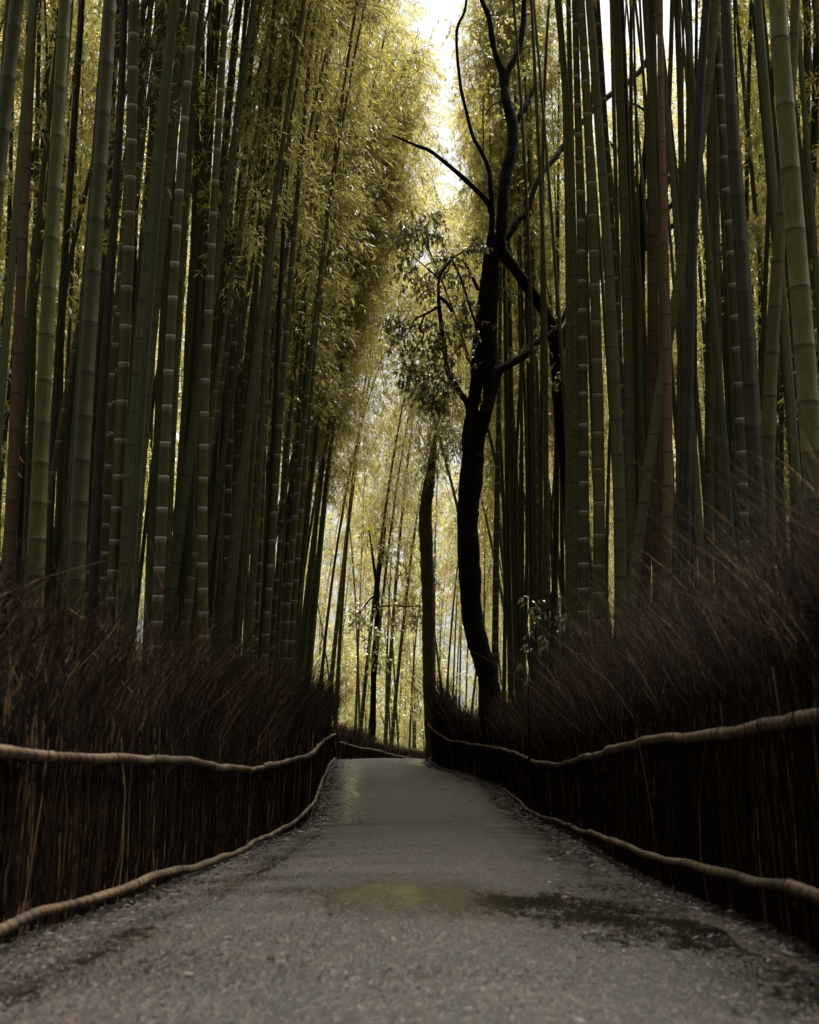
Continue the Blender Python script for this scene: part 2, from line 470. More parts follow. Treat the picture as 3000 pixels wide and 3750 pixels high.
def twigs(P, r, tone):
    """P (n,k,3), r (n,k): three-sided twigs -> verts, faces, tone"""
    n, k, _ = P.shape
    an = np.array([0.3, 0.3 + 2 * np.pi / 3, 0.3 + 4 * np.pi / 3])
    ca, sa = np.cos(an), np.sin(an)
    off = np.stack([ca, sa, 0 * ca], -1)
    V = P[:, :, None, :] + r[:, :, None, None] * off[None, None]
    V = V.reshape(-1, 3)
    b = (np.arange(n) * k * 3)[:, None, None] + (np.arange(k - 1) * 3)[None, :, None] + np.arange(3)[None, None, :]
    b2 = (np.arange(n) * k * 3)[:, None, None] + (np.arange(k - 1) * 3)[None, :, None] + ((np.arange(3) + 1) % 3)[None, None, :]
    Fq = np.stack([b, b2, b2 + 3, b + 3], -1).reshape(-1, 4)
    return V, Fq, np.repeat(tone, k * 3)


def make_fence(name, label, P, Q, side, top, lean_amt, nstalk, nspray, top_add=0.0, dens_pow=1.0):
    """P base rail, Q top rail; side -1: brush lies to the left of the path"""
    root = empty('brush_fence', tuple(P[len(P) // 2] * np.array([1, 1, 0])))
    tag(root, label, 'fence')
    off0 = np.array(root.location)
    Pb, Qt, s = resample(P, Q, .02)
    n = len(s)
    tg = np.gradient(Pb[:, :2], axis=0); tg = unit(tg)
    outw = np.stack([-tg[:, 1], tg[:, 0]], -1)
    if side > 0: outw = -outw
    d = np.maximum(Pb[:, 1], .5)
    px = 1500 + F * Pb[:, 0] / (d * CP)
    ytop = np.interp(px, top[0], top[1])
    dirz = (SP_ + (1875 - ytop) / F * CP) / (CP - (1875 - ytop) / F * SP_)
    ztop = CAMZ + np.maximum(d, 3.5) * dirz + top_add
    gz = ground_z(Pb[:, 0], Pb[:, 1])
    ztop = np.clip(ztop, Qt[:, 2] + .35, Qt[:, 2] + 1.35)
    ztop += -.05 + .06 * np.sin(s * 5.1 + side) + .04 * np.sin(s * 11.7)
    wgt = 1.0 / np.clip(d, 4.0, 60) ** dens_pow
    cdf = np.cumsum(wgt); cdf /= cdf[-1]
    # ---- stalks, packed upright behind the rails
    u = RNG.random(nstalk)
    i = np.clip(np.searchsorted(cdf, u), 0, n - 1)
    o = .045 + .20 * RNG.random(nstalk) ** 1.8
    base = np.empty((nstalk, 3)); base[:, :2] = Pb[i, :2] + outw[i] * o[:, None]
    base[:, 2] = gz[i] - .03
    H = (Qt[i, 2] - gz[i]) * (0.85 + .55 * RNG.random(nstalk))
    lean = RNG.normal(0, .045, (nstalk, 2))
    k = 4
    tt = np.linspace(0, 1, k)
    Pw = base[:, None, :] + np.zeros((nstalk, k, 3))
    Pw[:, :, 2] += H[:, None] * tt[None]
    bend = RNG.normal(0, .018, (nstalk, 2))
    Pw[:, :, :2] += lean[:, None, :] * H[:, None, None] * tt[None, :, None] + bend[:, None, :] * np.sin(tt * np.pi)[None, :, None]
    rr = (.0016 + .0024 * RNG.random(nstalk)) * np.clip(d[i] / 9, 1, 2.6)
    rad = rr[:, None] * np.linspace(1, .75, k)[None]
    tone = np.clip(RNG.beta(1.3, 4.0, nstalk) + .05 * np.sin(s[i] * 3.7), 0, 1)
    tone = np.where(RNG.random(nstalk) < .04, .75 + .25 * RNG.random(nstalk), tone)
    V1, F1, T1 = twigs(Pw, rad, tone)
    # ---- fine sprays above the top rail, in leaning bundles
    u = RNG.random(nspray)
    i = np.clip(np.searchsorted(cdf, u), 0, n - 1)
    nb = 220
    bs = RNG.random(nb); bi = np.clip(np.searchsorted(cdf, bs), 0, n - 1)
    order = np.argsort(s[bi]); bsort = s[bi][order]
    bl = np.stack([RNG.normal(.0, .16, nb), RNG.normal(lean_amt * .8, .14, nb), RNG.normal(0, .10, nb)], -1)
    bj = np.clip(np.searchsorted(bsort, s[i] + RNG.normal(0, .12, nspray)), 0, nb - 1)
    o = .07 + .36 * RNG.random(nspray) ** 1.2
    base = np.empty((nspray, 3)); base[:, :2] = Pb[i, :2] + outw[i] * o[:, None]
    z0 = gz[i] + (Qt[i, 2] - gz[i]) * (.80 + .50 * RNG.random(nspray))
    zt = z0 + (ztop[i] * (1 + 0 * o) - z0) * (.45 + .62 * RNG.random(nspray) ** .7 + bl[bj, 2] + .12 * RNG.normal(0, 1, nspray))
    # hug the top more at the back, round the front over
    zt -= np.clip(.10 - o, 0, .1) * 2.2
    zt = np.maximum(zt, z0 + .08)
    base[:, 2] = z0
    H = zt - z0
    along = bl[bj, 0] + RNG.normal(0, .26, nspray)
    acr = bl[bj, 1] + RNG.normal(0, .22, nspray)        # towards the path
    k = 5
    tt = np.linspace(0, 1, k)
    cur = tt ** 1.7
    Pw = base[:, None, :] + np.zeros((nspray, k, 3))
    Pw[:, :, 2] += H[:, None] * (tt - .10 * cur * np.abs(along + acr)[:, None])
    dxy = tg[i] * along[:, None] - outw[i] * acr[:, None]
    Pw[:, :, :2] += dxy[:, None, :] * H[:, None, None] * cur[None, :, None] * 1.15
    Pw[:, 1:-1, :2] += RNG.normal(0, .02, (nspray, k - 2, 2))
    rr = (.0011 + .0022 * RNG.random(nspray) ** 2) * np.clip(d[i] / 8, 1, 2.8)
    rad = rr[:, None] * np.linspace(1.1, .45, k)[None]
    tone = np.clip(RNG.beta(1.9, 3.1, nspray) + .24 * np.sin(bj * 2.1) * RNG.random(nspray) - .06, 0, 1)
    tone = np.where(RNG.random(nspray) < .07, .72 + .25 * RNG.random(nspray), tone)
    if side > 0: tone = np.clip(tone - .07, 0, 1)
    V2, F2, T2 = twigs(Pw, rad, tone)
    # side twiglets forking off them at all angles
    nf_ = int(nspray * .9)
    q = RNG.integers(0, nspray, nf_); kk = RNG.integers(1, 4, nf_)
    S = Pw[q, kk] + (Pw[q, kk + 1] - Pw[q, kk]) * RNG.random(nf_)[:, None]
    dr = unit(unit(Pw[q, kk + 1] - Pw[q, kk]) * .8 + RNG.normal(0, .6, (nf_, 3)))
    L2 = .05 + .17 * RNG.random(nf_) ** 1.5
    P2 = np.stack([S, S + dr * (L2 * .5)[:, None] + RNG.normal(0, .01, (nf_, 3)), S + dr * L2[:, None] + np.array([0, 0, 1]) * (L2 * .15)[:, None]], 1)
    V4, F4, T4 = twigs(P2, rad[q, 2][:, None] * np.array([[.8, .65, .45]]), np.clip(tone[q] + .12, 0, 1))
    # ---- a few long stray wands
    ns = 90
    i = np.clip(np.searchsorted(cdf, RNG.random(ns)), 0, n - 1)
    base = np.empty((ns, 3)); base[:, :2] = Pb[i, :2] + outw[i] * (.05 + .3 * RNG.random(ns))[:, None]
    base[:, 2] = Qt[i, 2] + .2
    k = 8; tt = np.linspace(0, 1, k)
    H = (ztop[i] - Qt[i, 2]) * (.9 + .7 * RNG.random(ns))
    along = RNG.normal(0, .6, ns); acr = RNG.normal(.2, .35, ns)
    Pw = base[:, None, :] + np.zeros((ns, k, 3))
    Pw[:, :, 2] += H[:, None] * (tt - .22 * tt ** 2)
    Pw[:, :, :2] += (tg[i] * along[:, None] - outw[i] * acr[:, None])[:, None, :] * (H[:, None] * tt[None] ** 1.5)[:, :, None]
    rad = (.0022 * np.clip(d[i] / 8, 1, 2.2))[:, None] * np.linspace(1.2, .5, k)[None]
    V3, F3, T3 = twigs(Pw, rad, .55 + .45 * RNG.random(ns))
    # thin loose twigs caught crosswise in the face
    nx_ = nstalk // 4
    i = np.clip(np.searchsorted(cdf, RNG.random(nx_)), 0, n - 1)
    S = np.empty((nx_, 3)); S[:, :2] = Pb[i, :2] + outw[i] * (.030 + .03 * RNG.random(nx_))[:, None]
    S[:, 2] = gz[i] + (Qt[i, 2] - gz[i]) * (.02 + 1.1 * RNG.random(nx_))
    ang = RNG.normal(0, .75, nx_)
    dr = np.empty((nx_, 3)); dr[:, :2] = tg[i] * np.sin(ang)[:, None]; dr[:, 2] = np.cos(ang)
    dr[:, :2] -= outw[i] * RNG.normal(.0, .10, nx_)[:, None]
    L5 = .06 + .22 * RNG.random(nx_) ** 1.6
    P5 = np.stack([S, S + dr * (L5 * .5)[:, None] + RNG.normal(0, .012, (nx_, 3)), S + dr * L5[:, None]], 1)
    V5, F5, T5 = twigs(P5, ((.0008 + .0011 * RNG.random(nx_)) * np.clip(d[i] / 9, 1, 2.4))[:, None] * np.array([[1, .8, .5]]), np.clip(RNG.beta(1.8, 2.4, nx_), 0, 1))
    V4 = np.vstack([V4, V5]); F4 = np.vstack([F4, F5 + len(V4) - len(V5)]); T4 = np.concatenate([T4, T5])
    V = np.vstack([V1, V2, V3, V4]); Fq = np.vstack([F1, F2 + len(V1), F3 + len(V1) + len(V2), F4 + len(V1) + len(V2) + len(V3)])
    mesh_np('brushwood', V - off0, Fq, M['brush'], root, {'tone': np.concatenate([T1, T2, T3, T4])})
    # ---- dark packed heart of the fence
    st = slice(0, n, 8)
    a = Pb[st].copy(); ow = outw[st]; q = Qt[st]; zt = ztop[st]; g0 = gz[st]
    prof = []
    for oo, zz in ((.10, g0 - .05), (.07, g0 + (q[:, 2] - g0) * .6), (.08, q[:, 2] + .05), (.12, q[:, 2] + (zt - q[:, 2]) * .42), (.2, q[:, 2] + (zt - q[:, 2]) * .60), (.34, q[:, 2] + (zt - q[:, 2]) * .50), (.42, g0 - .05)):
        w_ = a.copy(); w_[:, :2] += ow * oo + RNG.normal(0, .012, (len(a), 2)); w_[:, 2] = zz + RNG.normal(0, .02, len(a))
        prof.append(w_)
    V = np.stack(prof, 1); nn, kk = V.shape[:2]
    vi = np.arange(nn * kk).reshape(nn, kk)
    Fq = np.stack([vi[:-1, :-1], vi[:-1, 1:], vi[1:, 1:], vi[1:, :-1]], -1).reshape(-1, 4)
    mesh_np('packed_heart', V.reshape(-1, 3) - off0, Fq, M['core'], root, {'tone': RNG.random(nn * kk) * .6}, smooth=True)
    # ---- rails of bound split bamboo, in lengths, each tied where it meets the next
    rail_set = (('top_rail', Qt, .0255), ('base_rail', Pb, .0215))
    for nm, C_, r0 in rail_set:
        pos = 0.0
        fine_s = np.arange(0, s[-1], .0125)
        Cf = np.stack([np.interp(fine_s, s, C_[:, k]) for k in range(3)], -1)
        jit = np.zeros_like(Cf)
        for fr, am in ((1.3, .008), (3.1, .006), (7.7, .003)):
            jit[:, 2] += am * np.sin(fine_s * fr + r0 * 999 + side)
            jit[:, 0] += .6 * am * np.sin(fine_s * fr * 1.1 + 2 + side)
        Cf = Cf + jit
        ow_f = np.stack([np.interp(fine_s, s, outw[:, k]) for k in range(2)], -1)
        Cf[:, :2] -= ow_f * .036
        while pos < s[-1] - .3:
            ln = random.uniform(1.1, 2.4)
            e = min(pos + ln, s[-1])
            ii = np.where((fine_s >= pos - .03) & (fine_s <= e + .03))[0]
            pts = Cf[ii].copy()
            if len(pts) < 4: break
            r1 = r0 * random.uniform(.86, 1.12)
            pts[:, 2] += random.uniform(-.006, .006)
            ss = fine_s[ii]
            per = random.uniform(.065, .105)
            ph = (ss + .012 * np.sin(ss * 31)) / per % 1.0
            ring = np.exp(-((ph - .5) / .13) ** 2)
            rad = r1 * (1 + .07 * np.sin(ph * np.pi) ** .5 - .24 * ring + .05 * np.sin(ss * 4.3))
            tn = .62 + .14 * np.sin(ss * 9.3) + .10 * np.sin(ss * 2.1 + 1) - .55 * ring
            mb = MB(); mb.tube(pts - off0, rad, 10, 0.5); mb.t[-1] = np.repeat(tn, 10) + np.tile(RNG.normal(0, .13, 10), len(pts)) + RNG.normal(0, .05, 10 * len(pts))
            rail = mb.build('rail', M['rail'], root)
            for q_ in (random.randint(3, 6), len(pts) // 2 + random.randint(-9, 9)):
                if q_ + 2 < len(pts) and random.random() < .85:
                    tb = MB()
                    for w_ in range(2):
                        seg = pts[q_ + w_:q_ + w_ + 2] - off0
                        c0 = seg.mean(0)
                        t_ = unit(seg[1] - seg[0])
                        tb.tube(np.array([c0 - t_ * .007, c0, c0 + t_ * .007]), np.array([.9, 1.17, .9]) * rad[q_], 10, .4)
                    hang = [pts[q_] - off0 + np.array([0, -.01, -r1]), pts[q_] - off0 + np.array([.01, -.03, -r1 - .05]), pts[q_] - off0 + np.array([.03, -.03, -r1 - .09])]
                    tb.tube(np.array(hang), .003, 4, .6)
                    tb.build('rope_tie', M['tie'], rail)
            pos = e
    return root


make_fence('left', 'brown brushwood fence with two bamboo rails along the left of the path', BL, TL, -1, TOPL, .10, 15000, 19000)
make_fence('right', 'brown brushwood fence with two bamboo rails along the right of the path', BR, TR, 1, TOPR, .12, 15000, 21000)
make_fence('far', 'small distant brushwood fence curving away behind the crest of the path', BF, TF, -1, TOPF, .05, 3000, 6000, dens_pow=.2)

# ------------------------------------------------------------------ bamboo
def culm_mesh(centre, z0, z1, r_of_z, space, sides, bloom, nodew):
    """centre(z)->(x,y) arrays; rings with ridged nodes"""
    zs, rs, bl, nd = [], [], [], []
    z = z0
    sc = max(.8, min(2.2, space / .30))
    while z < z1:
        h = (.14 + .062 * (z - z0)) * sc
        h = min(h, (.40 + .03 * random.random()) * sc) * random.uniform(.95, 1.05)
        e = .007 * nodew
        for o, k, b_, n_ in ((e * 1.1, 1.035, .10, .25), (e * 2.2, 1.0, 0, 0), (h * .5, .985, 0, 0), (h - .085, .995, 0, 0), (h - .030, 1.0, .28, 0), (h - e * 1.6, 1.01, 1., 0), (h - e * .8, 1.055, .55, .15), (h, .955, 0, 1.0)):
            zs.append(z + o); rs.append(k); bl.append(b_ * bloom); nd.append(n_)
        z += h
    zs = np.array(zs); o = np.argsort(zs, kind='stable')
    zs = zs[o]; rs = np.array(rs)[o]; bl = np.array(bl)[o]; nd = np.array(nd)[o]
    cx, cy = centre(zs)
    rad = r_of_z(zs) * rs
    an = np.linspace(0, 2 * np.pi, sides, endpoint=False)
    V = np.stack([cx[:, None] + rad[:, None] * np.cos(an)[None], cy[:, None] + rad[:, None] * np.sin(an)[None], np.repeat(zs[:, None], sides, 1)], -1).reshape(-1, 3)
    k = len(zs)
    i = np.arange(k - 1)[:, None] * sides; j = np.arange(sides)[None]; j2 = (j + 1) % sides
    Fq = np.stack([i + j, i + j2, i + sides + j2, i + sides + j], -1).reshape(-1, 4)
    return V, Fq, np.repeat(bl, sides), np.repeat(nd, sides)


def leaves_on(P0, Dm, ln, wd, tone):
    """diamond leaves: base P0 (n,3), direction Dm (n,3)"""
    n = len(P0)
    up = RNG.normal(0, .55, (n, 3)); up[:, 2] += 1.0
    side = unit(np.cross(Dm, up)); nor = np.cross(side, Dm)
    mid = P0 + Dm * (ln * .42)[:, None]
    fold = nor * (wd * .22)[:, None]
    a = mid + side * (wd * .5)[:, None] + fold
    c = mid - side * (wd * .5)[:, None] + fold
    tip = P0 + Dm * ln[:, None] - np.array([0, 0, 1.]) * (ln * .12)[:, None]
    V = np.stack([P0, a, tip, c], 1).reshape(-1, 3)
    Fq = (np.arange(n) * 4)[:, None] + np.arange(4)[None]
    return V, Fq, np.repeat(tone, 4)


def crown_arrays(axis, L_, nbr, ntw, nlf, reach, leaf_len, leaf_wd, bare=0.0):
    """branches and leaves along axis(h)->(n,3), h in 0..1 ; returns branch tubes and leaf mesh arrays"""
    h = np.sort(bare + (1 - bare) * RNG.random(nbr) ** .9)
    A = axis(h)
    az = RNG.random(nbr) * 2 * np.pi
    Lb = reach * (1.05 - .72 * h) * (.65 + .6 * RNG.random(nbr)) * (.45 + .55 * np.clip((h - bare) / .25, 0, 1))
    el = R(24) + R(30) * RNG.random(nbr) + .25 * h
    k = 6; t = np.linspace(0, 1, k)
    hor = np.stack([np.cos(az), np.sin(az)], -1)
    Pb = np.zeros((nbr, k, 3))
    Pb += A[:, None, :]
    Pb[:, :, :2] += hor[:, None, :] * (Lb[:, None] * (np.cos(el)[:, None] * t[None]))[:, :, None]
    Pb[:, :, 2] += Lb[:, None] * (np.sin(el)[:, None] * t[None] - .52 * t[None] ** 2.2)
    brv, brf, brt = twigs(Pb, (.006 * np.ones((nbr, 1))) * np.linspace(1, .3, k)[None], RNG.random(nbr))
    # twigs off the branches
    nt_ = nbr * ntw
    bi = np.repeat(np.arange(nbr), ntw)
    tt = .18 + .82 * RNG.random(nt_)
    fi = tt * (k - 1); i0 = np.clip(fi.astype(int), 0, k - 2); fr = fi - i0
    S = Pb[bi, i0] * (1 - fr)[:, None] + Pb[bi, i0 + 1] * fr[:, None]
    bd = unit(Pb[bi, i0 + 1] - Pb[bi, i0])
    td = unit(bd * .7 + RNG.normal(0, .55, (nt_, 3)) + np.array([0, 0, -.12]))
    tl = .22 + .30 * RNG.random(nt_)
    Pt = np.stack([S, S + td * (tl * .5)[:, None], S + td * tl[:, None] - np.array([0, 0, 1]) * (tl * .22)[:, None]], 1)
    tv, tf, tt2 = twigs(Pt, .0028 * np.ones((nt_, 3)), RNG.random(nt_))
    # leaves on the twigs, drooping in fans
    ti = np.repeat(np.arange(nt_), nlf)
    nl_ = len(ti)
    u = .25 + .75 * RNG.random(nl_)
    P0 = Pt[ti, 0] + (Pt[ti, 2] - Pt[ti, 0]) * u[:, None]
    Dm = unit(td[ti] * .75 + RNG.normal(0, .5, (nl_, 3)) + np.array([0, 0, -.42]))
    ln = leaf_len * (.6 + .6 * RNG.random(nl_))
    clump = np.repeat(RNG.random(nt_) * .35, nlf)
    tone = np.clip(.12 + clump + .53 * RNG.random(nl_), 0, 1)
    lv, lf, lt = leaves_on(P0, Dm, ln, ln * leaf_wd, tone)
    BV = np.vstack([brv, tv]); BF_ = np.vstack([brf, tf + len(brv)]); BT = np.concatenate([brt, tt2])
    return (BV, BF_, BT), (lv, lf, lt)


def me_of(o):
    """keep an object's mesh, drop the object"""
    me = o.data
    bpy.data.objects.remove(o)
    return me


# straight crown meshes (unit: metres along +Z), shared by the traced culms
CROWN = []
for v in range(4):
    Lc = 7.0
    br, lf = crown_arrays(lambda h: np.stack([.12 * np.sin(h * 5 + v), .12 * np.cos(h * 4 + v) - .12, h * Lc], -1), Lc, 62, 10, 9, 1.75, .135, .17)
    CROWN.append((me_of(mesh_np('branchwork', *br[:2], M['branch'], attrs={'tone': br[2]})),
                  me_of(mesh_np('foliage', *lf[:2], M['leaf'], attrs={'tone': lf[2]}))))

# whole bamboos with arching tips, shared by the farther stands
WHOLE = []
SPECS = [(13.0, .050, .10, .9, .42), (12.5, .044, .15, 1.5, .44), (14.0, .052, .05, 1.3, .46), (12.0, .041, .18, 1.9, .43), (13.5, .048, .02, .6, .46), (12.5, .042, .13, 2.4, .45), (14.5, .056, .08, 1.0, .45), (16.5, .054, .05, .9, .44), (17.0, .050, .08, .8, .50), (15.5, .048, .10, 1.0, .46)]
for v, (Ht, r0, ln, arc, bare) in enumerate(SPECS):
    def cen(z, Ht=Ht, ln=ln, arc=arc, v=v):
        t = np.clip(np.asarray(z) / Ht, 0, 1)
        return ln * np.asarray(z) + arc * t ** 3.2, .05 * np.sin(t * 4 + v) * t
    def ax(h, Ht=Ht, cen=cen):
        z = h * Ht
        x, y = cen(z)
        return np.stack([x, y, z - .35 * np.clip(h - .8, 0, 1)], -1)
    br, lf = crown_arrays(ax, Ht, 80 if v < 7 else 48, 10 if v < 7 else 9, 8 if v < 7 else 5, 1.55 if v < 7 else 1.3, .122, .17, bare)
    cv, cf, cb, cn = culm_mesh(cen, 0, Ht, lambda z, r0=r0, Ht=Ht: r0 * (1.05 - .92 * np.clip(z / Ht, 0, 1) ** 1.15), .30, 10, [.0, .9, .25, .0, .6, .0, .9, .9, .0, .5][v], 1.7)
    WHOLE.append((cv, cf, cb, cn, me_of(mesh_np('branchwork', *br[:2], M['branch'], attrs={'tone': br[2]})),
                  me_of(mesh_np('foliage', *lf[:2], M['leaf'], attrs={'tone': lf[2]}))))
CULM_ME = {}


def whole_culm(v, mat):
    if (v, mat) not in CULM_ME:
        cv, cf, cb, cn = WHOLE[v][:4]
        CULM_ME[(v, mat)] = me_of(mesh_np('culm', cv, cf, M[mat], attrs={'bloom': cb, 'node': cn}, smooth=True))
    return CULM_ME[(v, mat)]


def link(name, me, parent, loc=None, rot=None, sc=None):
    o = bpy.data.objects.new(name, me)
    COL.objects.link(o)
    o.parent = parent
    if loc is not None: o.location = loc
    if rot is not None: o.rotation_euler = rot
    if sc is not None: o.scale = sc
    return o


